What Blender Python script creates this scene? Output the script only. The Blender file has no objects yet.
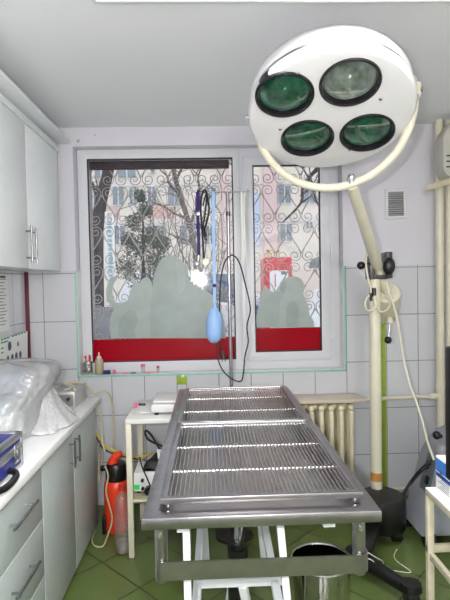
import bpy, bmesh, math, random
from mathutils import Vector, Matrix, Euler
random.seed(7)
PI = math.pi
C = bpy.context.scene.collection
S = bpy.context.scene

# ------------------------------------------------------------------ camera
F = 485.0; YAW = 15.3/F; PITCH = 16/F; ROLL = -0.020; CZ = 1.5
CM = Matrix.Rotation(-YAW, 3, 'Z') @ Matrix.Rotation(PI/2-PITCH, 3, 'X') @ Matrix.Rotation(ROLL, 3, 'Z')
CAM = Vector((0, 0, CZ))
cd = bpy.data.cameras.new('camera'); co = bpy.data.objects.new('camera', cd); C.objects.link(co)
co.matrix_world = Matrix.Translation(CAM) @ CM.to_4x4()
cd.sensor_fit = 'VERTICAL'; cd.sensor_height = 36; cd.lens = 36*F/600; cd.clip_start = .02; cd.clip_end = 300
S.camera = co

def ray(px, py): return CM @ Vector(((px-225)/F, (300-py)/F, -1))
def P(px, py, Y=None, X=None, Z=None):
    """point of the room seen at a pixel, on the plane Y=, X= or Z="""
    d = ray(px, py)
    t = Y/d.y if Y is not None else (X/d.x if X is not None else (Z-CZ)/d.z)
    return CAM + d*t

# --------------------------------------------------------------- materials
def lin(c):
    return tuple((v/12.92 if v <= .04045 else ((v+.055)/1.055)**2.4) for v in (x/255 for x in c))
def hexmix(c, k): return tuple(max(0, min(255, x*k)) for x in c)
def nodes(name):
    m = bpy.data.materials.new(name); m.use_nodes = True
    nt = m.node_tree; nt.nodes.clear()
    out = nt.nodes.new('ShaderNodeOutputMaterial')
    return m, nt, out
def mat(name, rgb, rough=.5, metal=0., var=.06, scale=12., bump=0., bscale=60., stretch=None, coat=0., spec=None, trans=0., crough=.03):
    m, nt, out = nodes(name)
    b = nt.nodes.new('ShaderNodeBsdfPrincipled'); nt.links.new(b.outputs[0], out.inputs[0])
    tc = nt.nodes.new('ShaderNodeTexCoord'); mp = nt.nodes.new('ShaderNodeMapping')
    nt.links.new(tc.outputs['Object'], mp.inputs[0])
    if stretch: mp.inputs['Scale'].default_value = stretch
    n = nt.nodes.new('ShaderNodeTexNoise'); n.inputs['Scale'].default_value = scale; n.inputs['Detail'].default_value = 4
    nt.links.new(mp.outputs[0], n.inputs[0])
    r = nt.nodes.new('ShaderNodeValToRGB'); nt.links.new(n.outputs[0], r.inputs[0])
    a = lin(rgb)
    r.color_ramp.elements[0].color = (*[v*(1-var) for v in a], 1); r.color_ramp.elements[0].position = .3
    r.color_ramp.elements[1].color = (*[min(1, v*(1+var)) for v in a], 1); r.color_ramp.elements[1].position = .7
    nt.links.new(r.outputs[0], b.inputs['Base Color'])
    b.inputs['Roughness'].default_value = rough; b.inputs['Metallic'].default_value = metal
    b.inputs['Coat Weight'].default_value = coat; b.inputs['Coat Roughness'].default_value = crough
    if spec is not None: b.inputs['Specular IOR Level'].default_value = spec
    if trans: b.inputs['Transmission Weight'].default_value = trans
    if bump:
        n2 = nt.nodes.new('ShaderNodeTexNoise'); n2.inputs['Scale'].default_value = bscale
        nt.links.new(mp.outputs[0], n2.inputs[0])
        bp = nt.nodes.new('ShaderNodeBump'); bp.inputs['Strength'].default_value = bump; bp.inputs['Distance'].default_value = .01
        nt.links.new(n2.outputs[0], bp.inputs['Height']); nt.links.new(bp.outputs[0], b.inputs['Normal'])
    return m
def film(name, rgb, clear=.4, gloss=.1, rough=.1, transl=.4, fres=1.):
    """thin plastic / glass: part clear, part diffuse and translucent, with a gloss"""
    m, nt, out = nodes(name)
    d = nt.nodes.new('ShaderNodeBsdfDiffuse'); d.inputs[0].default_value = (*lin(rgb), 1)
    t = nt.nodes.new('ShaderNodeBsdfTranslucent'); t.inputs[0].default_value = (*lin(rgb), 1)
    tr = nt.nodes.new('ShaderNodeBsdfTransparent')
    g = nt.nodes.new('ShaderNodeBsdfGlossy'); g.inputs['Roughness'].default_value = rough
    lw = nt.nodes.new('ShaderNodeFresnel'); lw.inputs[0].default_value = 1.45
    no = nt.nodes.new('ShaderNodeTexNoise'); no.inputs['Scale'].default_value = 9
    tc = nt.nodes.new('ShaderNodeTexCoord'); nt.links.new(tc.outputs['Object'], no.inputs[0])
    mr = nt.nodes.new('ShaderNodeMapRange'); nt.links.new(no.outputs[0], mr.inputs[0])
    mr.inputs['From Min'].default_value = .3; mr.inputs['From Max'].default_value = .7
    mr.inputs['To Min'].default_value = max(0, clear-.08); mr.inputs['To Max'].default_value = min(1, clear+.08)
    a = nt.nodes.new('ShaderNodeMixShader'); a.inputs[0].default_value = transl
    nt.links.new(d.outputs[0], a.inputs[1]); nt.links.new(t.outputs[0], a.inputs[2])
    b = nt.nodes.new('ShaderNodeMixShader'); nt.links.new(mr.outputs[0], b.inputs[0])
    nt.links.new(a.outputs[0], b.inputs[1]); nt.links.new(tr.outputs[0], b.inputs[2])
    ad = nt.nodes.new('ShaderNodeMath'); ad.operation = 'MULTIPLY_ADD'; ad.inputs[1].default_value = fres; ad.inputs[2].default_value = gloss
    nt.links.new(lw.outputs[0], ad.inputs[0])
    c = nt.nodes.new('ShaderNodeMixShader'); nt.links.new(ad.outputs[0], c.inputs[0])
    nt.links.new(b.outputs[0], c.inputs[1]); nt.links.new(g.outputs[0], c.inputs[2])
    nt.links.new(c.outputs[0], out.inputs[0])
    return m
def pane(name, tint=(255, 255, 255), rough=.0, boost=1.):
    m, nt, out = nodes(name)
    tr = nt.nodes.new('ShaderNodeBsdfTransparent'); tr.inputs[0].default_value = (*lin(tint), 1)
    g = nt.nodes.new('ShaderNodeBsdfGlossy'); g.inputs['Roughness'].default_value = rough
    fr = nt.nodes.new('ShaderNodeFresnel'); fr.inputs[0].default_value = 1.5
    mu = nt.nodes.new('ShaderNodeMath'); mu.operation = 'MULTIPLY'; mu.inputs[1].default_value = boost
    nt.links.new(fr.outputs[0], mu.inputs[0])
    x = nt.nodes.new('ShaderNodeMixShader'); nt.links.new(mu.outputs[0], x.inputs[0])
    nt.links.new(tr.outputs[0], x.inputs[1]); nt.links.new(g.outputs[0], x.inputs[2])
    nt.links.new(x.outputs[0], out.inputs[0])
    return m
def add_bump(m, kind, scale, strength, dist):
    nt = m.node_tree; n = nt.nodes.new('ShaderNodeTexNoise'); n.inputs['Scale'].default_value = scale; n.inputs['Detail'].default_value = 3; n.inputs['Distortion'].default_value = 1.5
    tc = nt.nodes.new('ShaderNodeTexCoord'); nt.links.new(tc.outputs['Object'], n.inputs[0])
    b = nt.nodes.new('ShaderNodeBump'); b.inputs['Strength'].default_value = strength; b.inputs['Distance'].default_value = dist
    nt.links.new(n.outputs[0], b.inputs['Height'])
    for nd in nt.nodes:
        if nd.type in ('BSDF_GLOSSY', 'BSDF_DIFFUSE', 'BSDF_TRANSLUCENT'): nt.links.new(b.outputs[0], nd.inputs['Normal'])
def emit(name, rgb, s):
    m, nt, out = nodes(name)
    e = nt.nodes.new('ShaderNodeEmission'); e.inputs[0].default_value = (*lin(rgb), 1); e.inputs[1].default_value = s
    nt.links.new(e.outputs[0], out.inputs[0]); return m
def M_(nt, op, a, b=None, c=None):
    n = nt.nodes.new('ShaderNodeMath'); n.operation = op
    for i, v in enumerate((a, b, c)):
        if v is None: continue
        if isinstance(v, (int, float)): n.inputs[i].default_value = v
        else: nt.links.new(v, n.inputs[i])
    return n.outputs[0]
def tile_mat(name, rgb, grout, w, h, ox, oy, m=.0035, ax=('X', 'Z'), shifts=(), rough=.12, rot=0., var=.03, bump=.25):
    """square-laid glazed tiles from the object's own coordinates; shifts skip over the coloured border strips"""
    ma, nt, out = nodes(name)
    b = nt.nodes.new('ShaderNodeBsdfPrincipled'); nt.links.new(b.outputs[0], out.inputs[0])
    tc = nt.nodes.new('ShaderNodeTexCoord'); mp = nt.nodes.new('ShaderNodeMapping')
    mp.inputs['Rotation'].default_value = (0, 0, rot)
    nt.links.new(tc.outputs['Object'], mp.inputs[0])
    sx = nt.nodes.new('ShaderNodeSeparateXYZ'); nt.links.new(mp.outputs[0], sx.inputs[0])
    x = sx.outputs[ax[0]]; y = sx.outputs[ax[1]]
    x0 = x
    for s, wd in shifts: x = M_(nt, 'SUBTRACT', x, M_(nt, 'MULTIPLY', M_(nt, 'GREATER_THAN', x0, s), wd))
    u = M_(nt, 'DIVIDE', M_(nt, 'SUBTRACT', x, ox), w); v = M_(nt, 'DIVIDE', M_(nt, 'SUBTRACT', y, oy), h)
    fu = M_(nt, 'PINGPONG', u, .5); fv = M_(nt, 'PINGPONG', v, .5)      # distance to the joint
    du = M_(nt, 'MULTIPLY', fu, w); dv = M_(nt, 'MULTIPLY', fv, h)
    d = M_(nt, 'MINIMUM', du, dv)
    g = nt.nodes.new('ShaderNodeMapRange'); nt.links.new(d, g.inputs[0])
    g.inputs['From Min'].default_value = m*.4; g.inputs['From Max'].default_value = m
    cx = nt.nodes.new('ShaderNodeCombineXYZ')
    nt.links.new(M_(nt, 'FLOOR', u), cx.inputs[0]); nt.links.new(M_(nt, 'FLOOR', v), cx.inputs[1])
    wn = nt.nodes.new('ShaderNodeTexWhiteNoise'); nt.links.new(cx.outputs[0], wn.inputs[0])
    no = nt.nodes.new('ShaderNodeTexNoise'); no.inputs['Scale'].default_value = 30; nt.links.new(tc.outputs['Object'], no.inputs[0])
    k = M_(nt, 'ADD', M_(nt, 'MULTIPLY', wn.outputs[0], var), M_(nt, 'MULTIPLY', no.outputs[0], var))
    k = M_(nt, 'ADD', k, 1-var)
    vm = nt.nodes.new('ShaderNodeVectorMath'); vm.operation = 'SCALE'; vm.inputs[0].default_value = lin(rgb); nt.links.new(k, vm.inputs['Scale'])
    mx = nt.nodes.new('ShaderNodeMix'); mx.data_type = 'RGBA'
    nt.links.new(g.outputs[0], mx.inputs[0]); mx.inputs[6].default_value = (*lin(grout), 1); nt.links.new(vm.outputs[0], mx.inputs[7])
    nt.links.new(mx.outputs[2], b.inputs['Base Color'])
    rr = M_(nt, 'SUBTRACT', .8, M_(nt, 'MULTIPLY', g.outputs[0], .8-rough)); nt.links.new(rr, b.inputs['Roughness'])
    bp = nt.nodes.new('ShaderNodeBump'); bp.inputs['Strength'].default_value = bump; bp.inputs['Distance'].default_value = .004
    hh = M_(nt, 'ADD', g.outputs[0], M_(nt, 'MULTIPLY', no.outputs[0], .15))
    nt.links.new(hh, bp.inputs['Height']); nt.links.new(bp.outputs[0], b.inputs['Normal'])
    return ma

MT = dict(
    wall=mat('wall_paint', (214, 212, 220), .75, var=.015, scale=3, bump=.08, bscale=90),
    ceil=mat('ceiling_paint', (236, 237, 240), .8, var=.012, scale=2, bump=.05, bscale=70),
    backwall=mat('cream_wall_paint', (238, 237, 235), .8, var=.02),
    teal=mat('teal_edge_trim', (146, 200, 186), .3, var=.08, scale=20),
    lime=mat('lime_tile', (150, 176, 62), .2, var=.1, scale=30),
    pvc=mat('white_window_plastic', (218, 219, 225), .35, var=.01),
    gasket=mat('black_gasket', (35, 32, 38), .6),
    redfilm=mat('red_film', (156, 4, 26), .2, var=.05, scale=6, spec=.2),
    laminate=mat('grey_laminate', (178, 185, 184), .35, var=.02, scale=40),
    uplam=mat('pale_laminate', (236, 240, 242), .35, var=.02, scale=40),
    edging=mat('pale_edging', (238, 238, 236), .4),
    worktop=mat('white_worktop', (236, 236, 234), .3, var=.015, scale=40),
    plinth=mat('dark_plinth', (45, 44, 46), .6),
    chrome=mat('satin_chrome', (205, 206, 210), .22, 1., var=.03),
    pull=mat('dark_satin_pull', (150, 152, 156), .25, 1., var=.03),
    steel=mat('brushed_steel', (158, 155, 158), .29, 1., var=.10, scale=26, bump=.03, bscale=120, stretch=(1, 1, 1)),
    rod=mat('polished_steel_rod', (190, 186, 184), .2, 1., var=.05, scale=40),
    basin=mat('dull_steel_basin', (178, 172, 170), .36, 1., var=.12, scale=9, bump=.05, bscale=30),
    pail=mat('mirror_steel', (190, 188, 186), .10, 1., var=.05, scale=10),
    cream=mat('cream_enamel', (218, 213, 192), .38, var=.05, scale=10),
    shaded=mat('shaded_cream_enamel', (190, 182, 160), .45, var=.15, scale=14),  # darker cream: the trolley's shadow is put into the colour
    creamd=mat('old_cream_enamel', (224, 214, 184), .4, var=.10, scale=14),
    whitepaint=mat('white_painted_steel', (228, 234, 238), .35, var=.03),
    white=mat('white_enamel', (222, 221, 222), .3, var=.01, coat=.3),
    whitepl=mat('white_plastic', (232, 233, 234), .35, var=.02),
    black=mat('black_plastic', (14, 13, 15), .38, var=.2, scale=20),
    blackr=mat('black_rubber', (26, 25, 27), .6, var=.2, scale=20),
    darkm=mat('dark_metal', (84, 80, 80), .35, .9, var=.15),
    lensrim=mat('dark_lens_ring', (38, 34, 40), .25, .3, var=.1),
    reflector=mat('silver_reflector', (150, 160, 154), .5, 0., var=.55, scale=26, coat=1., crough=.13),
    greenglass=pane('green_filter_glass', (140, 190, 172), .08, .25),
    clearglass=pane('clear_lens_glass', (225, 228, 225), .06, .3),
    winglass=pane('window_glass', (250, 252, 252), .05, .75),
    lavender=mat('dark_red_trim', (92, 20, 36), .5),
    orange=mat('orange_red_plastic', (232, 62, 30), .35, var=.05),
    redcap=mat('red_plastic', (206, 40, 34), .35),
    pet=film('clear_bottle_plastic', (228, 232, 230), .88, .04, .06, .3, .35),
    water=pane('water_film', (215, 222, 218), .02, 1.),
    plastic=film('milky_plastic_sheet', (248, 249, 248), .58, .06, .12, .25),
    bubble=film('bubble_wrap', (252, 252, 252), .12, .12, .10, .2),
    frost=film('frosted_film', (206, 217, 213), .10, .02, .4, .45),
    frost2=film('denser_frosted_film', (192, 206, 202), .08, .02, .4, .45),
    blue=mat('dark_blue_vinyl', (34, 42, 132), .4, var=.1, bump=.15, bscale=150),
    alu=mat('aluminium_edge', (205, 207, 210), .3, 1., var=.03),
    paleblue=mat('pale_blue_rubber', (140, 176, 222), .45, var=.05),
    navy=mat('purple_navy_cloth', (48, 36, 96), .8, var=.15, scale=60),
    yellow=mat('yellow_hose', (222, 196, 48), .4), beigehose=mat('beige_hose', (196, 186, 150), .4, var=.1),
    gaunt=mat('white_gauze', (226, 224, 216), .9),
    greyplastic=mat('grey_machine_plastic', (148, 151, 160), .45, var=.04),
    greybox=mat('grey_metal_box', (176, 176, 172), .4, .3, var=.08),
    paper=mat('white_paper', (232, 234, 232), .7, var=.01),
    lines=mat('grey_print', (150, 150, 156), .8), greenp=mat('green_print', (60, 150, 80), .7), purplep=mat('purple_print', (96, 80, 110), .7),
    boxblue=mat('blue_print', (60, 120, 200), .5), teal2=mat('teal_sticker', (60, 150, 150), .5),
    pink=mat('pink_plastic', (232, 110, 150), .4), foil=mat('silver_foil', (205, 205, 205), .2, 1., var=.2, scale=60, bump=.6, bscale=80),
    amber=film('yellowish_squeeze_bottle', (222, 214, 180), .15, .05, .2, .4), liquid=mat('yellow_liquid', (206, 190, 110), .3),
    rust=mat('rust_brown_tape', (196, 140, 70), .6, var=.2, scale=30),
    slat=mat('vent_grey', (176, 176, 180), .5), shadowbox=mat('vent_dark', (120, 120, 122), .7),
    board=mat('beige_board', (206, 194, 176), .35, var=.04, stretch=(1, 8, 8)),
    iron=mat('weathered_iron', (176, 168, 164), .6, .2, var=.25, scale=50),
    led=emit('green_led', (60, 220, 110), .8),
    tube=emit('fluorescent_tube', (246, 250, 255), 3.0),
    # outdoors
    snow=mat('slushy_ground', (190, 188, 188), .9, var=.12, scale=.6),
    facade=None, facadepink=mat('pink_render', (214, 186, 184), .9, var=.06, scale=1.5),
    dark=mat('dark_window', (132, 138, 146), .2, var=.2, scale=.8), bark=mat('dark_bark', (62, 54, 54), .9, var=.25, scale=9, bump=.4, bscale=20),
    twig=mat('brown_twigs', (104, 88, 84), .9, var=.2), leaf=mat('evergreen_leaf', (92, 100, 90), .8, var=.3, scale=8),
    vanred=mat('red_vehicle_paint', (200, 30, 50), .3), carwhite=mat('white_vehicle_paint', (222, 222, 224), .3), carblue=mat('blue_vehicle_paint', (70, 90, 130), .3),
    tyre=mat('tyre', (30, 30, 32), .8), wine=mat('dark_wine_board', (60, 34, 40), .7, var=.15), panel=mat('grey_concrete', (126, 128, 130), .9, var=.08, scale=6),
    skyblue=mat('pale_blue_panel', (150, 190, 205), .4), acgrey=mat('grille_grey', (120, 122, 126), .5),
)
MT['facade'] = mat('beige_render', (222, 211, 200), .9, var=.06, scale=.7)

# ------------------------------------------------------------ mesh builder
def frame_of(d):
    d = d.normalized(); up = Vector((0, 0, 1)) if abs(d.z) < .95 else Vector((1, 0, 0))
    a = d.cross(up).normalized(); return a, a.cross(d).normalized()
XZ = lambda y: Matrix(((1, 0, 0, 0), (0, 0, 1, y), (0, 1, 0, 0), (0, 0, 0, 1)))   # local XY -> the wall's XZ
class MB:
    def __init__(s): s.bm = bmesh.new()
    def _add(s, tb):
        me = bpy.data.meshes.new('t'); tb.to_mesh(me); tb.free(); s.bm.from_mesh(me); bpy.data.meshes.remove(me)
    def cube(s, c, size, R=None, bev=0., seg=2):
        tb = bmesh.new(); bmesh.ops.create_cube(tb, size=1)
        for v in tb.verts: v.co = Vector((v.co.x*size[0], v.co.y*size[1], v.co.z*size[2]))
        if bev: bmesh.ops.bevel(tb, geom=list(tb.edges), offset=min(bev, min(size)*.45), segments=seg, affect='EDGES', profile=.5)
        R = R or Matrix.Identity(3)
        for v in tb.verts: v.co = R @ v.co + Vector(c)
        s._add(tb); return s
    def box(s, x0, x1, y0, y1, z0, z1, bev=0., seg=2):
        return s.cube(((x0+x1)/2, (y0+y1)/2, (z0+z1)/2), (abs(x1-x0), abs(y1-y0), abs(z1-z0)), None, bev, seg)
    def ring(s, x0, x1, y0, y1, w, z0, z1, M=None, bev=0.):
        """mitred rectangular frame in local XY, from z0 to z1; w = border (or left, right, bottom, top)"""
        wl, wr, wb, wt = w if isinstance(w, tuple) else (w,)*4
        tb = bmesh.new()
        O = [(x0, y0), (x1, y0), (x1, y1), (x0, y1)]; I = [(x0+wl, y0+wb), (x1-wr, y0+wb), (x1-wr, y1-wt), (x0+wl, y1-wt)]
        V = {(k, z): [tb.verts.new((x, y, zz)) for x, y in L] for k, L in (('o', O), ('i', I)) for z, zz in (('a', z0), ('b', z1))}
        for j in range(4):
            l = (j+1) % 4
            for A, B in (((('o', 'a')), ('i', 'a')), (('i', 'a'), ('i', 'b')), (('i', 'b'), ('o', 'b')), (('o', 'b'), ('o', 'a'))):
                tb.faces.new((V[A][j], V[A][l], V[B][l], V[B][j]))
        bmesh.ops.recalc_face_normals(tb, faces=tb.faces)
        if bev:
            ed = [e for e in tb.edges if len(e.link_faces) == 2 and e.calc_face_angle() > .5]
            bmesh.ops.bevel(tb, geom=ed, offset=bev, segments=2, affect='EDGES', profile=.5)
        if M is not None:
            for v in tb.verts: v.co = M @ v.co
            bmesh.ops.recalc_face_normals(tb, faces=tb.faces)
        s._add(tb); return s
    def bar(s, a, b, w, h, bev=0.):
        """square bar from a to b"""
        a = Vector(a); b = Vector(b); d = (b-a); n = d.normalized(); u, v = frame_of(d)
        R = Matrix((u, v, n)).transposed()
        return s.cube((a+b)/2, (w, h, d.length), R, bev)
    def tube(s, pts, r, seg=10, closed=False, caps=True):
        pts = [Vector(p) for p in pts]; n = len(pts); rs = r if isinstance(r, (list, tuple)) else [r]*n
        tb = bmesh.new(); rings = []; u = None
        for i, p in enumerate(pts):
            a = pts[i-1] if (i or closed) else p; b = pts[(i+1) % n] if (i < n-1 or closed) else p
            t = (b-a).normalized()
            if u is None: u, _ = frame_of(t)
            u = (u - t*u.dot(t)); u = u.normalized() if u.length > 1e-6 else frame_of(t)[0]
            v = t.cross(u)
            rings.append([tb.verts.new(p + (u*math.cos(2*PI*k/seg)+v*math.sin(2*PI*k/seg))*rs[i]) for k in range(seg)])
        for i in range(n if closed else n-1):
            A, B = rings[i], rings[(i+1) % n]
            off = 0
            if closed and i == n-1:
                off = min(range(seg), key=lambda o: sum((A[k].co-B[(k+o) % seg].co).length for k in range(seg)))
            for k in range(seg): tb.faces.new((A[k], A[(k+1) % seg], B[(k+1+off) % seg], B[(k+off) % seg]))
        if caps and not closed:
            tb.faces.new(list(reversed(rings[0]))); tb.faces.new(rings[-1])
        bmesh.ops.recalc_face_normals(tb, faces=tb.faces); s._add(tb); return s
    def cyl(s, a, b, r, r2=None, seg=20): return s.tube([a, b], [r, r if r2 is None else r2], seg)
    def lathe(s, prof, M=None, seg=32, ex=(1, 1)):
        M = M or Matrix.Identity(4); tb = bmesh.new(); rings = []
        for r, z in prof:
            if r < 1e-6: rings.append([tb.verts.new(M @ Vector((0, 0, z)))])
            else: rings.append([tb.verts.new(M @ Vector((r*ex[0]*math.cos(2*PI*k/seg), r*ex[1]*math.sin(2*PI*k/seg), z))) for k in range(seg)])
        for A, B in zip(rings, rings[1:]):
            for k in range(seg):
                l = (k+1) % seg
                if len(A) == 1 and len(B) == 1: continue
                if len(A) == 1: tb.faces.new((A[0], B[l], B[k]))
                elif len(B) == 1: tb.faces.new((A[k], A[l], B[0]))
                else: tb.faces.new((A[k], A[l], B[l], B[k]))
        bmesh.ops.recalc_face_normals(tb, faces=tb.faces); s._add(tb); return s
    def ball(s, c, r, seg=20, R=None):
        r = (r, r, r) if isinstance(r, (int, float)) else r
        M = Matrix.Translation(Vector(c)) @ ((R or Matrix.Identity(3)).to_4x4()) @ Matrix.Diagonal((*r, 1))
        h = seg//2
        return s.lathe([(math.sin(PI*i/h), -math.cos(PI*i/h)) if 0 < i < h else (0, -math.cos(PI*i/h)) for i in range(h+1)], M, seg)
    def prism(s, poly, depth, M=None, bev=0.):
        M = M or Matrix.Identity(4); tb = bmesh.new()
        A = [tb.verts.new((x, y, 0)) for x, y in poly]
        f = tb.faces.new(A)
        r = bmesh.ops.extrude_face_region(tb, geom=[f])
        for e in r['geom']:
            if isinstance(e, bmesh.types.BMVert): e.co.z += depth
        bmesh.ops.recalc_face_normals(tb, faces=tb.faces)
        if bev:
            ed = [e for e in tb.edges if abs(e.verts[0].co.z-e.verts[1].co.z) < 1e-6]
            bmesh.ops.bevel(tb, geom=ed, offset=bev, segments=2, affect='EDGES', profile=.5)
        bmesh.ops.triangulate(tb, faces=[f for f in tb.faces if len(f.verts) > 4])
        for v in tb.verts: v.co = M @ v.co
        bmesh.ops.recalc_face_normals(tb, faces=tb.faces)
        s._add(tb); return s
    def poly3(s, pts):
        s.bm.faces.new([s.bm.verts.new(Vector(p)) for p in pts]); return s
    def grid(s, fn, nu, nv, wrap=False):
        vs = [[s.bm.verts.new(fn(i/(nu if wrap else nu-1), j/(nv-1))) for i in range(nu)] for j in range(nv)]
        for j in range(nv-1):
            for i in range(nu if wrap else nu-1):
                k = (i+1) % nu; s.bm.faces.new((vs[j][i], vs[j][k], vs[j+1][k], vs[j+1][i]))
        return s
    def build(s, name, m, parent=None, ang=38, origin=None):
        me = bpy.data.meshes.new(name)
        if origin is None:
            if parent is not None: origin = parent.get('o_', None) or parent.location
            else:
                vs = [v.co for v in s.bm.verts]
                origin = ((min(v.x for v in vs)+max(v.x for v in vs))/2, (min(v.y for v in vs)+max(v.y for v in vs))/2, min(v.z for v in vs))
        root = Vector(WORLD.get(parent.name, (0, 0, 0))) if parent is not None else Vector(origin)
        for v in s.bm.verts: v.co -= root
        s.bm.to_mesh(me); s.bm.free(); me.materials.append(m)
        me.shade_smooth(); me.set_sharp_from_angle(angle=math.radians(ang))
        o = bpy.data.objects.new(name, me); C.objects.link(o)
        if parent is not None: o.parent = parent
        else: o.location = root
        WORLD[o.name] = tuple(root)
        return o
WORLD = {}
def tag(o, label=None, cat=None, group=None, kind=None):
    if label: o['label'] = label
    if cat: o['category'] = cat
    if group: o['group'] = group
    if kind: o['kind'] = kind
    return o
def thing(name, label, cat, loc, group=None):
    o = bpy.data.objects.new(name, None); C.objects.link(o); o.location = loc; o.empty_display_size = .05
    WORLD[o.name] = tuple(loc); return tag(o, label, cat, group)
def struct(name, mb, m, parent=None, ang=38):
    o = mb.build(name, m, parent, ang, origin=(0, 0, 0))
    if parent is None: o['kind'] = 'structure'
    return o
def smooth(pts, n=8, closed=False):
    pts = [Vector(p) for p in pts]; out = []; N = len(pts)
    rng = range(N if closed else N-1)
    for i in rng:
        g = (lambda k: pts[k % N]) if closed else (lambda k: pts[max(0, min(N-1, k))])
        a, b, c, d = g(i-1), g(i), g(i+1), g(i+2)
        for k in range(n):
            t = k/n
            out.append(.5*((2*b)+(c-a)*t+(2*a-5*b+4*c-d)*t*t+(3*b-a-3*c+d)*t**3))
    if not closed: out.append(pts[-1])
    return out
def path(l, n=8): return smooth([P(a, b, Y=y) for a, b, y in l], n)
SKY, CEIL, FILL, FLASH, EXPO = 1.9, 15, 26, 100, -0.12
# ================================================================== setting
D = 3.32; XL = -1.25; XR = 1.78; YB = -1.6; H = 2.568
struct('floor', MB().box(XL-.1, XR+.1, YB-.1, D+.2, -.1, 0), tile_mat('green_floor_tile', (98, 115, 64), (44, 52, 30), .333, .333, .05, .08, m=.0052, ax=('X', 'Y'), rot=PI/4, rough=.22, var=.08, bump=.15))
struct('ceiling', MB().box(XL-.1, XR+.1, YB-.1, D+.4, H, H+.12), MT['ceil'])
struct('wall_left', MB().box(XL-.12, XL, YB-.1, D+.4, 0, H), MT['wall'])
struct('wall_right', MB().box(XR, XR+.12, YB-.1, D+.4, 0, H), MT['backwall'])
struct('wall_back', MB().box(XL-.1, XR+.1, YB-.12, YB, 0, H), MT['backwall'])
# window wall with its opening
OX0, OX1, OZ0, OZ1 = -.899, .925, .892, 2.443
DW = D+.40
w = MB(); w.box(XL-.1, OX0, D, DW, 0, H); w.box(OX1, XR+.1, D, DW, 0, H); w.box(OX0, OX1, D, DW, 0, OZ0); w.box(OX0, OX1, D, DW, OZ1, H)
struct('wall_window', w, MT['wall'])
# tile dado, 1 cm proud of the plaster
T = .010; TZ = 1.607
s1, s2 = -.236, 1.160
tm = tile_mat('white_wall_tile', (206, 207, 213), (120, 120, 126), .2215, .3245, -.9, .9425+.3245*2-.3245*5, shifts=((-.20, .066), (1.185, .058)), rough=.14)
t = MB(); t.box(XL+.012, OX0, D-T, D, 0, TZ); t.box(OX1, XR-.001, D-T, D, 0, TZ); t.box(OX0, OX1, D-T, D, 0, OZ0)
struct('trim_1', t, tm)
tl = tile_mat('white_side_tile', (218, 219, 225), (120, 120, 126), .2215, .3245, D, .9425+.3245*2-.3245*5, ax=('Y', 'Z'), rough=.14)
struct('trim_2', MB().box(XL, XL+T, .4, D-T, .0, TZ), tl)
# tiled reveals of the window recess
rv = MB(); RD = D+.09
rv.box(OX0-.001, OX0+.006, D-T, RD, OZ0, TZ); rv.box(OX1-.006, OX1+.001, D-T, RD, OZ0, TZ); rv.box(OX0, OX1, D-T, RD, OZ0-.001, OZ0+.006)
struct('trim_3', rv, mat('sill_tile', (222, 222, 222), .16, var=.03))
# teal plastic edge trim round the lower part of the recess
e = MB(); tw = .010; y0, y1 = D-T-.004, D-T+.004
e.box(OX0-tw, OX0+.003, y0, y1+.006, OZ0-tw, TZ, .002); e.box(OX1-.003, OX1+tw, y0, y1+.006, OZ0-tw, TZ, .002); e.box(OX0-tw, OX1+tw, y0, y1+.006, OZ0-tw, OZ0+.004, .002)
struct('trim_4', e, MT['teal'])
# lime border tiles, dark red corner strip
struct('trim_5', MB().box(1.160, 1.212, D-T-.002, D, 0.03, TZ-.25, .001), MT['lime'])
struct('trim_6', MB().box(-.236, -.168, D-T-.002, D, .818, OZ0-.012, .001), MT['lime'])
struct('trim_7', MB().box(XL, XL+.034, D-T-.012, D-T+.001, .82, TZ, .002), MT['lavender'])
struct('baseboard_window', MB().box(XL, XR, D-T-.006, D-T, 0, .055, .001), tile_mat('skirting_tile', (214, 214, 218), (140, 140, 140), .2215, .4, -.9, -.2, rough=.2))

# ---- window: frame, mullion, opening sash, panes, films and frosted figures
win = bpy.data.objects.new('window_1', None); C.objects.link(win); win['kind'] = 'structure'; WORLD['window_1'] = (0, 0, 0)
WY = D+.085                      # face of the frame
GY = WY+.004
gl = (-.828, .179, .967, 2.381); gr = (.316, .787, 1.015, 2.322)
f = MB(); FD = .07
fx0, fx1, fz0, fz1 = OX0+.004, OX1-.004, OZ0+.004, OZ1
xm = gl[1]+.045
f.ring(fx0, xm, fz0, fz1, (gl[0]-fx0, xm-gl[1], gl[2]-fz0, fz1-gl[3]), 0, FD, XZ(WY), .003)
f.ring(xm, fx1, fz0, fz1, (gr[0]-.05-xm, fx1-gr[1]-.05, gr[2]-.05-fz0, fz1-gr[3]-.05), 0, FD, XZ(WY), .003)
struct('frame', f, MT['pvc'], win)
s = MB(); sx0, sx1, sz0, sz1 = gr[0]-.062, gr[1]+.066, gr[2]-.062, gr[3]+.062
s.ring(sx0, sx1, sz0, sz1, (gr[0]-sx0, sx1-gr[1], gr[2]-sz0, sz1-gr[3]), -.014, .05, XZ(WY), .004)
struct('sash', s, MT['pvc'], win)
for g, dy in ((gl, 0), (gr, -.014)):
    k = MB(); q = .0075
    yy0, yy1 = WY+dy+.001, WY+dy+.02
    k.ring(g[0], g[1], g[2], g[3], q, yy0, yy1, XZ(0))
    struct('gasket', k, MT['gasket'], win)
    p = MB(); p.box(g[0]+.001, g[1]-.001, WY+.012, WY+.016, g[2]+.001, g[3]-.001)
    struct('pane', p, MT['winglass'], win)
for z in (.985, 1.105, 1.75):
    h = MB().box(sx1-.002, sx1+.014, WY-.016, WY-.002, z, z+.022, .004); h.cyl((sx1+.008, WY-.012, z-.09 if z > 1.2 else z+.01), (sx1+.008, WY-.012, z+.02), .005, seg=10)
    struct('hinge', h, MT['whitepl'], win)
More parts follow.
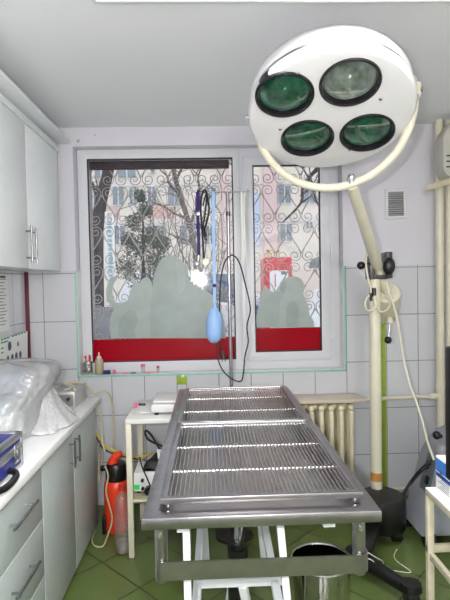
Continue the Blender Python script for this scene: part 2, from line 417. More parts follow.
# red film along the bottom of both panes
zl = P(150, 338.5, Y=WY+.01).z; zr = P(290, 327.7, Y=WY+.01).z
o = struct('red_film', MB().box(gl[0]+.007, gl[1]-.007, WY+.0095, WY+.0118, gl[2]+.004, zl), MT['redfilm'], win); o['label'] = 'dark red film strip on the wide pane'
o = struct('red_film', MB().box(gr[0]+.006, gr[1]-.006, WY+.0095, WY+.0118, gr[2]+.004, zr), MT['redfilm'], win); o['label'] = 'dark red film strip on the narrow pane'
def decal(name, px, m, label, dy=.0, depth=.0012):
    b = MB(); pts = [P(a, c, Y=WY+.0095-dy) for a, c in px]
    b.prism([(p.x, p.z) for p in pts], depth, Matrix(((1, 0, 0, 0), (0, 0, 1, WY+.0095-dy), (0, 1, 0, 0), (0, 0, 0, 1))))
    o = struct(name, b, m, win); o['label'] = label; return o
def sm2(px, n=4): return [(v.x, v.y) for v in smooth([(a, b, 0) for a, b in px], n)]
catL = [(111, 338.3), (109.3, 326), (111.5, 314), (113.5, 309), (109, 303), (106.2, 297), (106.6, 288), (109, 280), (112.5, 277), (116, 276.6), (117.6, 278.6), (114.6, 283), (112.4, 289), (112.6, 296), (115, 301.5), (119, 303), (125, 301.6), (128.4, 299), (129.6, 293), (131.2, 287.5), (133, 284.6), (131, 280), (130.6, 276.4), (133, 277.2), (136.5, 281.6), (139.5, 282.6), (142.3, 279), (146.8, 277), (149.6, 279), (151.6, 283), (153, 290), (154.5, 300), (155, 320), (155, 338.3)]
dogL = [(150, 338.3), (150.5, 310), (152.3, 292), (153, 281), (155.6, 271), (159, 262.5), (164, 257.5), (170, 256), (177, 257.4), (183, 262), (187, 268.5), (188.6, 278), (192, 284), (199, 288.6), (208, 292), (216, 299), (221, 309), (224.5, 324), (226, 338.3)]
catR = [(256.8, 327.4), (256.2, 318), (257.8, 309), (260, 299), (262.2, 291), (264.2, 285.6), (266, 285.2), (268.4, 289), (272, 291.8), (277, 291), (280, 293), (281.5, 305), (281.5, 327.4)]
dogR = [(279, 327.4), (279, 305), (279.5, 293), (278.6, 287.5), (281, 281.5), (286, 277.8), (292, 276.4), (298, 277.4), (302.6, 281), (304.6, 286.5), (303.4, 291), (301.4, 294), (305, 299), (308.6, 307), (309.6, 315), (313.2, 320), (314, 327.4)]
decal('frosted_cat', sm2(catL), MT['frost'], 'frosted cat with raised tail on the wide pane')
decal('frosted_dog', sm2(dogL), MT['frost2'], 'frosted long-eared dog on the wide pane', .0014)
decal('frosted_cat', sm2(catR), MT['frost2'], 'frosted kitten on the narrow pane')
decal('frosted_dog', sm2(dogR), MT['frost'], 'frosted puppy on the narrow pane', .0014)
decal('frosted_ear', sm2([(157, 268), (161, 265), (163, 275), (166, 289), (160, 293), (156, 283)]), MT['frost2'], 'floppy ear of the frosted dog', .0028)
decal('frosted_ear', sm2([(176, 262), (182, 265), (186, 276), (184, 290), (178, 293), (177, 278)]), MT['frost'], 'right floppy ear of the frosted dog', .0028)
decal('frosted_ear', sm2([(281, 283), (285, 280), (286, 287), (284, 294), (280, 291)]), MT['frost2'], 'left ear of the frosted puppy', .0028)
decal('frosted_leg', sm2([(286, 327), (286, 312), (289, 303), (296, 302), (299, 312), (299, 327)]), MT['frost2'], 'chest of the frosted puppy', .0028)
decal('frosted_leg', sm2([(118, 337), (119, 322), (126, 312), (135, 312), (138, 322), (134, 330), (136, 337)]), MT['frost2'], 'haunch of the frosted cat', .0028)

# vent on the window wall
a = P(384.5, 189, Y=D); b = P(406.5, 219, Y=D)
v = thing('air_vent', 'small square slatted air vent on the white wall beside the window', 'vent', ((a.x+b.x)/2, D, b.z))
k = MB(); q = .022
k.ring(a.x, b.x, b.z, a.z, q, -.012, 0, XZ(D), .003)
k.build('vent_frame', mat('vent_frame_white', (214, 213, 216), .5), v)
MB().box(a.x+.01, b.x-.01, D-.003, D, b.z+.01, a.z-.01).build('backing', MT['shadowbox'], v)
k = MB(); n = 11
for i in range(n):
    z = b.z+q+(a.z-b.z-2*q)*(i+.5)/n
    k.cube(((a.x+b.x)/2, D-.008, z), (b.x-a.x-2*q, .010, .004), Matrix.Rotation(.6, 3, 'X'))
k.build('slats', MT['slat'], v)
# nail marks in the plaster above the cabinets' end
for (x, y, r), lb in zip(((78.3, 141, .011), (94.8, 135, .006)), ('round grey wall plug above the left window corner', 'small grey wall hole right of the wall plug near the ceiling')):
    p = P(x, y, Y=D); tag(MB().lathe([(0, -.004), (r*.6, -.004), (r, -.001), (r, .002)], Matrix.Translation(p) @ Matrix.Rotation(PI/2, 4, 'X') @ Matrix.Rotation(PI, 4, 'X'), 16).build('wall_plug', MT['slat']), lb, 'wall plug')

# ---- ceiling lamp fixture (long fluorescent with louvre)
A = P(92, 1.5, Z=2.49); B = P(440, 5.5, Z=2.49)
lx0, ly1 = A.x, (A.y+B.y)/2; lx1 = lx0+1.28; ly0 = ly1-.42
fx = thing('fluorescent_ceiling_light', 'long white fluorescent ceiling light with louvre at the top edge', 'ceiling light', ((lx0+lx1)/2, (ly0+ly1)/2, 2.49))
k = MB().ring(lx0, lx1, ly0, ly1, .014, 2.49, H-.012, None, .003); k.box(lx0, lx1, ly0, ly1, H-.012, H)
k.build('housing', MT['white'], fx)
k = MB()
for i in range(1, 16):
    x = lx0+(lx1-lx0)*i/16; k.box(x-.001, x+.001, ly0+.012, ly1-.012, 2.495, 2.535)
k.box(lx0+.012, lx1-.012, (ly0+ly1)/2-.002, (ly0+ly1)/2+.002, 2.495, 2.535)
k.build('louvre', MT['alu'], fx)
for yy in (ly0+.11, ly1-.11):
    MB().cyl((lx0+.05, yy, 2.545), (lx1-.05, yy, 2.545), .009, seg=10).build('tube_lamp', MT['tube'], fx)

# ================================================================ left side
XF = -.715; y1_ = P(42, 480, X=XF).y; y2_ = P(74.5, 490, X=XF).y; y3_ = P(97, 470, X=XF).y
YS = (y1_-.5, y1_, y2_, y3_)
def handle(parent, a, b, off=.03, name='handle', r=.0056):
    """bar pull with two posts; a,b = ends of the bar on the front plane, front faces +X"""
    a = Vector(a); b = Vector(b); d = (b-a); o = Vector((off, 0, 0))
    h = MB().cyl(a+o, b+o, r, seg=10)
    for t in (.14, .86): h.cyl(a+d*t, a+d*t+o, r*.8, seg=8)
    return h.build(name, MT['pull'], parent)
wt = MB().box(XL+T, -.686, 1.2, y3_+.02, .785, .820, .004)
tag(wt.build('worktop', MT['worktop']), 'long white worktop over the grey base cabinets', 'worktop')
def carcass(y0, y1, z0, z1, xb, xf, parent):
    MB().box(xb, xf, y0+.001, y1-.001, z0, z1).build('body', MT['edging'], parent)
g = .0035
du = thing('drawer_cabinet', 'grey drawer base cabinet nearest the camera with bar handles', 'cabinet', (-.95, YS[0]+.25, 0))
carcass(YS[0], YS[1], .055, .783, XL+T+.002, XF-.004, du)
MB().box(XL+.05, XF-.045, YS[0], YS[1], 0, .055).build('plinth', MT['plinth'], du)
for z0, z1 in ((.537, .775), (.295, .534), (.045, .292)):
    dr = MB().box(XF-.019, XF, YS[0]+g, YS[1]-g, z0+.002, z1-.001, .0015).build('drawer', MT['laminate'], du)
    WORLD[dr.name] = WORLD[du.name]
    zc = (z0+z1)/2+.016; yc = (YS[0]+YS[1])/2
    handle(dr, (XF, yc-.115, zc), (XF, yc+.115, zc))
for y0, y1, hy, lb in ((YS[1], YS[2], P(75, 454, X=XF+.028).y, 'grey base cabinet door unit between drawers and the end cabinet'), (YS[2], YS[3], max(YS[2]+.02, P(79.4, 451, X=XF+.028).y), 'grey end base cabinet of the counter beside the orange sprayer')):
    cu = thing('base_cabinet', lb, 'cabinet', (-.95, (y0+y1)/2, 0), 'base cabinets with one door')
    carcass(y0, y1, .055, .783, XL+T+.002, XF-.004, cu)
    MB().box(XL+.05, XF-.045, y0, y1-.01, 0, .055).build('plinth', MT['plinth'], cu)
    dr = MB().box(XF-.019, XF, y0+g, y1-g, .045, .775, .0015).build('door', MT['laminate'], cu)
    handle(dr, (XF, hy, .60), (XF, hy, .736), .028)
# wall cabinet with two doors
UX = -.985; U0, U1, UM = 2.15, 3.262, 2.70
wc = thing('wall_cabinet', 'white double-door wall cabinet above the counter', 'cabinet', (-1.12, UM, 1.607))
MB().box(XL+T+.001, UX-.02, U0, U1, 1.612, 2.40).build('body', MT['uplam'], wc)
for y0, y1, hy in ((U0, UM, UM-.035), (UM, U1, UM+.035)):
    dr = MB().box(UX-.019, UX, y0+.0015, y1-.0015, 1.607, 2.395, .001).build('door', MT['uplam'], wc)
    handle(dr, (UX, hy, 1.635), (UX, hy, 1.835))
k = MB().box(XL+.001, -.905, 1.2, U1+.03, 2.452, 2.475, .004)
k.box(XL+.001, -1.0, 1.2, U1, 2.40, 2.452); k.box(-1.0, -.972, 1.2, U1+.012, 2.397, 2.43, .003)
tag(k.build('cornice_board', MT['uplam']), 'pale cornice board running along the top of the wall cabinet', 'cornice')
# thing poking out on top of the cornice
p0 = P(13, 78, X=-.93); p1 = P(34, 102, X=-.93)
k = MB().tube(smooth([(-.945, p0.y, 2.479), (-.94, p0.y+.08, 2.492), (-.94, p1.y-.06, 2.487), (-.95, p1.y, 2.479)], 6), [.004]*19, 8)
tag(k.build('metal_rod', MT['darkm']), 'dark metal rod lying on top of the cornice board', 'rod')

# ---- papers on the left tiled wall
def sheet(name, label, y0, y1, z0, z1, x=None, tilt=0):
    x = XL+T+.001 if x is None else x
    t = thing(name, label, 'poster', (x, (y0+y1)/2, z0))
    MB().box(x, x+.0012, y0, y1, z0, z1).build('sheet', MT['paper'], t); return t
p0 = P(0, 300, X=XL+T); p1 = P(15, 300, X=XL+T); zt = P(7, 275, X=XL+T).z; zb = P(5, 331, X=XL+T).z
t = sheet('wall_notice', 'tall white notice with lines of small print on the left wall', p0.y-.25, p1.y-.1, zb, zt)
k = MB()
for i in range(15):
    z = zt-.03-i*(zt-zb-.05)/15
    k.box(XL+T+.002, XL+T+.0028, p0.y-.22, p1.y-.13-(i*37 % 5)*.012, z, z+.006)
k.build('print', MT['lines'], t)
k = MB().box(XL+T+.002, XL+T+.0028, p0.y-.2, p1.y-.14, zt-.02, zt-.005).build('red_heading', MT['lavender'], t)
# leaflet with a double row of coloured discs
LX = -1.215
q = [P(0, 340, X=LX), P(27.3, 331, X=LX), P(24, 358, X=LX)]
y0, y1 = q[0].y-.16, q[1].y; z1 = q[1].z; z0 = .822
t = thing('leaflet', 'white leaflet with green print and purple discs leaning on the left wall', 'leaflet', (LX, (y0+y1)/2, z0))
b = MB().prism([(y0, z0), (y1-.03, z0), (y1, z1), (y0, z1-.012)], .0015, Matrix(((0, 0, 1, LX), (1, 0, 0, 0), (0, 1, 0, 0), (0, 0, 0, 1)))); b.build('sheet', MT['paper'], t)
for x, y, r in ((9.7, 346, 2.2), (18, 344, 1.2), (8, 359, 1.6), (12.4, 357.5, 1.7), (16.4, 356, 1.8), (20.4, 354.6, 1.8)):
    c = P(x, y, X=LX+.002); MB().lathe([(0, 0), (.024*r/2, 0)], Matrix.Translation(c) @ Matrix.Rotation(PI/2, 4, 'Y'), 16, (1.1, 1.0)).build('printed_disc', MT['purplep'], t)
for x0, x1, y in ((1, 3, 340), (4, 6, 339), (7, 9, 338.2), (12, 14, 336.4), (15, 17, 335.4), (18, 20, 334.4), (21, 23, 333.4), (24, 25.6, 332.6), (1, 8, 343), (1, 3.5, 348.5), (1, 3.5, 353)):
    a = P(x0, y, X=LX+.002); b = P(x1, y-(x1-x0)*.28, X=LX+.002); MB().bar(a, b, .002, .008).build('green_print', MT['greenp'], t)
# ======================================================= examination table
TX0, TX1, TY0, TY1, TZ1 = -.189, .439, 1.235, 2.785, .90
TZ0 = .868
et = thing('examination_table', 'long stainless steel veterinary examination table on a white trestle', 'table', ((TX0+TX1)/2, 2.0, 0))
rw = .046
k = MB()
k.ring(TX0, TX1, TY0, TY1, rw, TZ0, TZ1, None, .0045)
k.build('rim', MT['steel'], et)
# sloping basin under the grates: four walls, two floors that fall to the middle drain
k = MB(); bx0, bx1, by0, by1 = TX0+rw-.004, TX1-rw+.004, TY0+rw-.004, TY1-rw+.004
ym = (by0+by1)/2
zt, ze, zd = .895, .875, .838
def quad(*p): k.poly3(p)
N = 8
for (ya, za, yb, zb) in ((by0, ze, ym, zd), (ym, zd, by1, ze)):
    for i in range(N):
        u0, u1 = i/N, (i+1)/N
        k.poly3([(bx0, ya+(yb-ya)*u0, za+(zb-za)*u0), (bx1, ya+(yb-ya)*u0, za+(zb-za)*u0), (bx1, ya+(yb-ya)*u1, za+(zb-za)*u1), (bx0, ya+(yb-ya)*u1, za+(zb-za)*u1)])
k.poly3([(bx0, by0, zt), (bx1, by0, zt), (bx1, by0, ze), (bx0, by0, ze)]); k.poly3([(bx0, by1, ze), (bx1, by1, ze), (bx1, by1, zt), (bx0, by1, zt)])
for x in (bx0, bx1): k.poly3([(x, by0, zt), (x, by0, ze), (x, ym, zd), (x, by1, ze), (x, by1, zt)])
bmesh.ops.remove_doubles(k.bm, verts=k.bm.verts, dist=1e-5); bmesh.ops.recalc_face_normals(k.bm, faces=k.bm.faces)
bmesh.ops.solidify(k.bm, geom=list(k.bm.faces), thickness=.003)
k.build('basin', MT['basin'], et)
# front rail: two round posts and a flat bar bent round them
RY = TY0+.035
pl = P(161.5, 560, Y=RY).x; pr = P(359, 560, Y=RY).x
for x in (pl, pr):
    o = MB().lathe([(0, 0), (.010, 0), (.016, .004), (.017, .01), (.017, .16), (0, .16)], Matrix.Translation((x, RY, .712)), 20).build('rail_post', MT['steel'], et)
zt = P(162, 562, Y=RY-.02).z; zb = zt-.049
fr = RY-.021; xa, xb = pl+.004, pr+.019
pts = smooth([(xa-.004, fr, 0), (xa+.05, fr, 0), ((xa+xb)/2, fr, 0), (xb-.04, fr, 0), (xb-.012, fr+.002, 0), (xb, fr+.014, 0), (xb+.001, fr+.03, 0), (xb+.001, RY+.02, 0)], 5)
k = MB()
tb = bmesh.new(); prev = None
for i, p in enumerate(pts):
    a = pts[max(0, i-1)]; b = pts[min(len(pts)-1, i+1)]; t = (b-a).normalized(); n = Vector((t.y, -t.x, 0))*.0028
    r = [tb.verts.new(Vector((q.x, q.y, z))) for q, z in ((p-n, zb), (p+n, zb), (p+n, zt), (p-n, zt))]
    if prev:
        for j in range(4): tb.faces.new((prev[j], prev[(j+1) % 4], r[(j+1) % 4], r[j]))
    else: tb.faces.new(r)
    prev = r
tb.faces.new(prev); bmesh.ops.recalc_face_normals(tb, faces=tb.faces); k._add(tb)
k.build('rail_bar', MT['steel'], et)
for x, sx in ((pl, 1), (pr, -1)):
    MB().cyl((x, RY-.016, .845), (x, RY-.02, .845), .007, seg=12).build('rail_screw', MT['chrome'], et)
# white trestle below
k = MB(); ztop = .866
by = 1.36
for y in (by, 2.55):
    k.box(-.112, -.03, y-.02, y+.02, .822, .858, .003); k.box(-.026, .306, y-.02, y+.02, .822, .858, .003); k.box(.312, .352, y-.02, y+.02, .822, .858, .003)
for x in (-.09, .33): k.box(x-.018, x+.018, by, 2.55, .795, .828, .003)
k.build('top_frame', MT['whitepaint'], et)
def leg(a, b, w=.036): return MB().bar(a, b, w, w, .004).build('leg', MT['whitepaint'], et)
leg((-.082, by+.035, 0), (-.082, by+.035, .83), .022); leg((-.045, 2.5, 0), (-.075, 2.5, .83))
leg((.250, by+.01, 0), (.192, by+.06, .83), .022); leg((.26, 2.5, 0), (.2, 2.5, .83))
def brace(a, b, w=.03): return MB().bar(a, b, w, w, .004).build('brace', MT['whitepaint'], et)
brace((-.07, 1.75, .405), (.25, 1.75, .405)); brace((-.07, by+.035, .40), (-.06, 2.5, .40)); brace((.21, by+.03, .40), (.235, 2.5, .40))
brace((.17, 2.1, .83), (.05, 2.1, .05)); brace((.10, 1.75, .39), (.16, 1.95, .0))
k = MB().cyl((.092, 1.92, 0), (.092, 1.92, .44), .043, seg=20).cyl((.092, 1.92, .43), (.092, 1.92, .46), .03, seg=16); k.build('lift_column', MT['black'], et)
MB().cyl((.092, 1.92, .44), (.092, 1.92, .86), .014, seg=14).build('lift_rod', MT['chrome'], et)
MB().tube(smooth([(.10, 1.89, .45), (.13, 1.85, .62), (.105, 1.84, .8), (.09, 1.9, .84)], 6), .005, 8).build('lift_hose', MT['blackr'], et)
MB().lathe([(.03, 0), (.03, .048)], Matrix.Translation((.117, ym, .785)), 20).build('drain_pipe', MT['steel'], et)

# two lift-off wire grates: frame, rods along the table, cross bars
GZ0, GZ1 = .914, .932
gy = [P(160, 498, Z=GZ1).y-.004, P(177, 422.5, Z=GZ1).y, P(181, 388, Z=GZ1).y]
gxl = P(160, 498, Z=GZ1).x; gxr = P(363, 491, Z=GZ1).x
def grate(y0, y1, label, cross, nrod=41):
    g = thing('drain_grate', label, 'grate', ((gxl+gxr)/2, (y0+y1)/2, GZ0), 'wire grates on the examination table')
    k = MB(); w = .020
    k.ring(gxl, gxr, y0, y1, (w, w, w, w*.6), GZ0, GZ1, None, .003)
    k.build('frame', MT['steel'], g)
    k = MB()
    for i in range(nrod):
        x = gxl+w+(gxr-gxl-2*w)*(i+.5)/nrod
        k.tube([(x, y0+w*.5, GZ1-.004), (x, y1-w*.3, GZ1-.004)], .0024, 6)
    k.build('wire_rods', MT['rod'], g)
    for y in cross: MB().cyl((gxl+w*.5, y, GZ1-.010), (gxr-w*.5, y, GZ1-.010), .0042, seg=10).build('cross_bar', MT['rod'], g)
    for x in (gxl+.02, gxr-.02):
        for y in (y0+.016, y1-.02): MB().cyl((x, y, .888), (x, y, GZ0+.002), .007, seg=10).build('foot', MT['chrome'], g)
    return g
cy = [P(200, y, Z=GZ1-.006).y for y in (470, 446.3, 411, 398.5)]
grate(gy[0], gy[1]-.003, 'larger stainless wire grate on the near part of the examination table', (cy[0], cy[1], gy[1]-.035))
grate(gy[1]+.001, gy[2], 'smaller stainless wire grate on the window end of the examination table', (cy[2], cy[3], gy[2]-.03))

# steel pail under the table's right corner
c = P(321, 556, Z=.34); R = .128
pc = (c.x, c.y, 0)
pa = thing('steel_pail', 'shiny stainless steel pail on the floor under the table corner', 'pail', pc)
k = MB().lathe([(0, .004), (R*.80, .004), (R*.83, .012), (R*.97, .325), (R*.965, .325), (R*.82, .02), (0, .014)], Matrix.Translation(pc), 48); k.build('body', MT['pail'], pa)
k = MB().tube([(c.x+R*.975*math.cos(a*PI/24), c.y+R*.975*math.sin(a*PI/24), .327) for a in range(48)], .0055, 8, True); k.build('rolled_rim', MT['pail'], pa)
for sx in (-1, 1): MB().cube((c.x+sx*R*.985, c.y, .295), (.012, .03, .035), None, .004).build('handle_lug', MT['pail'], pa)

# ======================================================== infusion stand
IY = 2.845
bx = P(230.4, 383, Y=IY); tx = P(227.6, 192, Y=IY)
st = thing('infusion_stand', 'thin stainless stand with a top hook bar at the window end of the table', 'stand', (bx.x, IY, 0))
MB().cyl((bx.x+.004, IY, .02), (tx.x, IY, tx.z), .0105, seg=16).build('pole', MT['steel'], st)
MB().lathe([(0, 0), (.11, 0), (.11, .012), (.03, .03), (.012, .05), (0, .05)], Matrix.Translation((bx.x+.004, IY, 0)), 24).build('base', MT['darkm'], st)
pa_ = P(196, 192.3, Y=IY); pb_ = P(246.5, 191.8, Y=IY)
MB().tube(smooth([pa_+Vector((-.004, 0, .014)), pa_, (pa_+pb_)/2, pb_, pb_+Vector((.004, 0, .014))], 6), .0032, 8).build('hook_bar', MT['chrome'], st)
MB().cyl(tx+Vector((0, 0, -.14)), tx+Vector((0, 0, -.115)), .0135, seg=14).build('collar', MT['darkm'], st)
HY = IY-.014
def ribbon(pts, w, th=.002):
    k = MB(); prev = None; tb = bmesh.new(); pts = [Vector(p) for p in pts]
    for i, p in enumerate(pts):
        a = pts[max(0, i-1)]; b = pts[min(len(pts)-1, i+1)]; t = (b-a).normalized(); n = Vector((t.z, 0, -t.x)); n = n.normalized()*w/2; d = Vector((0, th/2, 0))
        r = [tb.verts.new(q) for q in (p-n-d, p+n-d, p+n+d, p-n+d)]
        if prev:
            for j in range(4): tb.faces.new((prev[j], prev[(j+1) % 4], r[(j+1) % 4], r[j]))
        else: tb.faces.new(r)
        prev = r
    tb.faces.new(prev); bmesh.ops.recalc_face_normals(tb, faces=tb.faces); k._add(tb); return k
# purple lanyard
ln = thing('lanyard', 'purple woven lanyard with metal clip, leftmost thing hanging from the stand', 'lanyard', tuple(P(198, 265, Y=HY)))
k = ribbon(path([(197.6, 192, HY), (197.5, 210, HY), (198.4, 232, HY), (198.8, 256, HY)], 5), .019)
k.bm.verts.ensure_lookup_table(); k.build('strap', MT['navy'], ln)
ribbon(path([(198.8, 192, HY-.004), (199.4, 205, HY-.004), (197.6, 218, HY-.004), (196.4, 229, HY-.004)], 5), .009).build('loose_end', MT['navy'], ln)
MB().tube(path([(197.6, 192.6, HY), (198.2, 190.6, HY+.012), (199, 192.4, HY+.02)], 4), .006, 8).build('loop', MT['navy'], ln)
MB().box(*[v for v in (P(196.4, 214, Y=HY).x, P(200, 214, Y=HY).x)], HY-.008, HY+.003, P(198, 215.5, Y=HY).z, P(198, 212, Y=HY).z, .002).build('slider', MT['chrome'], ln)
k = MB().ball(P(197, 264, Y=HY), (.018, .012, .020), 16); k.cyl(P(198.8, 255, Y=HY), P(198, 262, Y=HY), .006, seg=10)
k.build('metal_clip', MT['chrome'], ln)
# stethoscope
sg = thing('stethoscope', 'black stethoscope with a cream disc hanging beside the purple lanyard', 'stethoscope', tuple(P(206, 262, Y=HY-.01)))
MB().tube(path([(203.6, 258, HY), (202.8, 240, HY), (201.6, 222, HY), (200.6, 208, HY), (202, 195, HY), (204.5, 190.4, HY), (206.4, 192.5, HY), (207.8, 200, HY), (209, 210, HY), (207, 221, HY), (204.8, 229, HY), (206, 237, HY)], 8), .0055, 8).build('tubing', MT['blackr'], sg)
MB().tube(path([(203, 206, HY-.008), (205, 197, HY-.008), (206.6, 196, HY-.008), (205.4, 212, HY-.008), (203.4, 226, HY-.008), (204.8, 238, HY-.008), (207, 239.5, HY-.008)], 8), .0042, 8).build('binaural_tube', MT['blackr'], sg)
MB().tube(path([(207, 242, HY), (210, 250, HY), (211, 258, HY), (209, 265, HY)], 6), .0018, 6).build('wire', MT['chrome'], sg)
p = P(205.8, 262, Y=HY)
MB().lathe([(0, -.006), (.017, -.006), (.0205, -.002), (.0205, .004), (.012, .008), (0, .008)], Matrix.Translation(p) @ Matrix.Rotation(PI/2, 4, 'X') @ Matrix.Rotation(PI, 4, 'X'), 24).build('chest_piece', mat('cream_disc', (232, 228, 212), .4), sg)
# pale blue strap with rubber bulb
bl = thing('squeeze_bulb', 'pale blue rubber bulb hanging on a long blue strap from the stand', 'bulb', tuple(P(214, 343, Y=HY)))
ribbon(path([(213.2, 191.5, HY), (213.6, 230, HY), (214.3, 270, HY), (214.6, 306, HY)], 5), .018).build('strap', MT['paleblue'], bl)
c = P(214.4, 325.4, Y=HY-.02)
MB().lathe([(0, -.104), (.018, -.10), (.036, -.082), (.046, -.05), (.0495, -.01), (.048, .03), (.040, .066), (.026, .09), (.013, .102), (.010, .125), (0, .128)], Matrix.Translation(c) @ Matrix.Rotation(.05, 4, 'Y'), 28).build('bulb', MT['paleblue'], bl)
MB().cyl(P(214.4, 287, Y=HY-.006), P(214.5, 284, Y=HY-.006), .010, seg=12).build('buckle', MT['navy'], bl)
# gauze strips
for (pts, w_, lb) in (([(241.6, 192, HY), (242, 215, HY), (242.8, 240, HY), (243.4, 259, HY), (242.2, 264, HY), (240.6, 261, HY)], .010, 'white gauze strip with a curled end hanging right of the stand pole'), ([(244.6, 192, HY-.006), (244.2, 212, HY-.006), (244.8, 236, HY-.006), (246.2, 262, HY-.006)], .007, 'narrower white gauze strip hanging rightmost from the stand')):
    tag(ribbon(path(pts, 6), w_, .002).build('gauze_strip', MT['gaunt']), lb, 'strip')
# black mains lead looped over the stand
cb = thing('power_cable', 'black power cable looped on the stand pole with its plug hanging', 'cable', tuple(P(231, 381, Y=HY)))
CY = IY-.016
MB().tube(path([(222.4, 352, CY), (219.5, 338, CY-.02), (219.6, 310, CY-.03), (220.4, 284, CY-.01), (224, 264, CY), (230.5, 255.5, CY-.004), (236, 257.5, CY), (240.6, 266, CY), (244.5, 281, CY), (249.3, 301, CY), (250.2, 312, CY), (247, 326, CY), (248.2, 342, CY), (245, 356, CY), (243.6, 372, CY), (241, 381, CY-.03), (232, 379, CY-.03), (222.6, 370, CY-.02), (217.6, 357, CY), (216.8, 343, CY)], 8), .0042, 8).build('cord', MT['blackr'], cb)
a = P(222.2, 351, Y=CY); b = P(223.6, 358.6, Y=CY)
k = MB().tube([a, a*.5+b*.5, b], [.008, .013, .016], 12); k.cyl(b+Vector((-.009, 0, 0)), b+Vector((-.008, 0, -.018)), .0025, seg=8); k.cyl(b+Vector((.009, 0, 0)), b+Vector((.010, 0, -.018)), .0025, seg=8)
k.build('plug', MT['black'], cb)

# ============================================================== side table
SX0, SX1, SY0, SY1, SZ = -.472, -.13, 2.62, 3.08, .776
sd = thing('side_table', 'cream metal side table between the sprayer and the examination table', 'table', ((SX0+SX1)/2, (SY0+SY1)/2, 0))
MB().box(SX0, SX1, SY0, SY1, SZ-.026, SZ, .003).build('table_top', mat('white_table_top', (226, 226, 220), .35, var=.02), sd)
for x in (SX0+.016, SX1-.016):
    for y in (SY0+.016, SY1-.016):
        k = MB().box(x-.015, x+.015, y-.015, y+.015, 0.012, SZ-.026, .002).build('leg', MT['cream'], sd)
        WORLD[k.name] = WORLD[sd.name]
        MB().lathe([(0, 0), (.018, 0), (.018, .012), (0, .012)], Matrix.Translation((x, y, 0)), 14).build('rubber_foot', mat('worn_foot', (120, 104, 88), .7), k)
k = MB().ring(SX0+.004, SX1-.004, SY0+.004, SY1-.004, .024, .318, .3295, None, .002)
k.build('shelf_frame', MT['cream'], sd)
MB().box(SX0+.02, SX1-.02, SY0+.02, SY1-.02, .330, .345, .001).build('shelf', mat('worn_shelf_board', (150, 146, 118), .6, var=.2), sd)
# kitchen scale on it
a = P(151, 411, Y=2.70); scx0 = a.x
sc = thing('tabletop_scale', 'white tabletop scale with a shallow glossy tray on the cream side table', 'scale', (scx0+.11, 2.8, SZ))
MB().box(scx0, scx0+.21, 2.69, 2.93, SZ+.012, SZ+.06, .012, 3).build('body', MT['white'], sc)
for x in (scx0+.03, scx0+.18):
    for y in (2.71, 2.91): MB().cyl((x, y, SZ), (x, y, SZ+.013), .012, seg=12).build('foot', MT['black'], sc)
MB().box(scx0+.012, scx0+.20, 2.70, 2.925, SZ+.064, SZ+.078, .004).build('tray', MT['white'], sc)
MB().box(scx0+.03, scx0+.18, 2.72, 2.90, SZ+.058, SZ+.066, .001).build('seam', MT['gasket'], sc)
# slip and little pink cap at the back corner of the side table
a = P(138, 409, Z=SZ); tag(MB().cube((a.x+.075, a.y-.01, SZ+.002), (.13, .15, .003), Matrix.Rotation(.15, 3, 'Z')).build('paper_slip', MT['paper']), 'white paper slip on the back left of the side table', 'paper')
c = P(135.6, 405.5, Z=SZ+.012); tag(MB().cyl(c+Vector((0, 0, -.011)), c+Vector((0, 0, .016)), .011, seg=14).build('pink_stopper', MT['pink']), 'pink cap standing on the back left corner of the side table', 'cap')
c = P(142, 404.6, Z=SZ+.008); tag(MB().box(c.x-.02, c.x+.022, c.y-.008, c.y+.008, SZ+.0036, SZ+.016, .002).build('dark_clip', MT['darkm']), 'small dark clip on the paper slip beside the pink cap', 'clip')
# instrument on the shelf
f0 = P(133, 494, Y=2.67); f1 = P(157, 473, Y=2.67)
px_ = thing('electronic_instrument', 'white electronic instrument with green display on the side table shelf', 'instrument', ((f0.x+f1.x)/2+.03, 2.76, .345))
MB().box(f0.x+.005, f0.x+.26, 2.67, 2.86, .357, .462, .006).build('housing', MT['whitepl'], px_)
for x in (f0.x+.03, f0.x+.23):
    for y in (2.69, 2.84): MB().cyl((x, y, .345), (x, y, .358), .01, seg=10).build('foot', MT['black'], px_)
d = P(137, 487, Y=2.67); MB().box(d.x-.016, d.x+.014, 2.665, 2.671, d.z-.013, d.z+.011).build('display', MT['led'], px_)
for x, y in ((142.6, 480), (143, 488)):
    d = P(x, y, Y=2.67); MB().cyl((d.x, 2.672, d.z), (d.x, 2.655, d.z), .009, seg=14).build('knob', MT['black'], px_)
d = P(148.5, 490, Y=2.66); MB().cyl((d.x, 2.672, d.z), (d.x, 2.64, d.z), .022, seg=18).build('dial', MT['black'], px_)
# black case and white card lying on the instrument
bc = f0.x+.13
k = MB().grid(lambda u, v: Vector((bc-.075+.19*u, 2.69+.15*v, .463+.005+.075*math.sin(PI*min(1, max(0, u)))**.6*math.sin(PI*v)**.5+.012*math.sin(9*u+5*v))), 16, 12)
k.grid(lambda u, v: Vector((bc-.075+.19*u, 2.69+.15*v, .4635)), 2, 2)
bg = tag(k.build('black_pouch', MT['blackr']), 'crumpled black pouch lying on the white instrument under the side table', 'pouch')
k = MB().cube((bc+.045, 2.715, .548), (.085, .07, .004), Euler((.5, .18, .35)).to_matrix(), .001); tag(k.build('white_card', MT['paper']), 'white card on the crumpled black pouch', 'card')
tag(MB().tube(smooth([(bc+.03, 2.80, .51), (bc-.04, 2.83, .62), (bc-.07, 2.80, .66), (bc-.05, 2.76, .62), (bc+.05, 2.73, .58), (bc+.08, 2.74, .56)], 8), .006, 8).build('pouch_cord', MT['blackr']), 'dark cord looping up from the black pouch', 'cord')
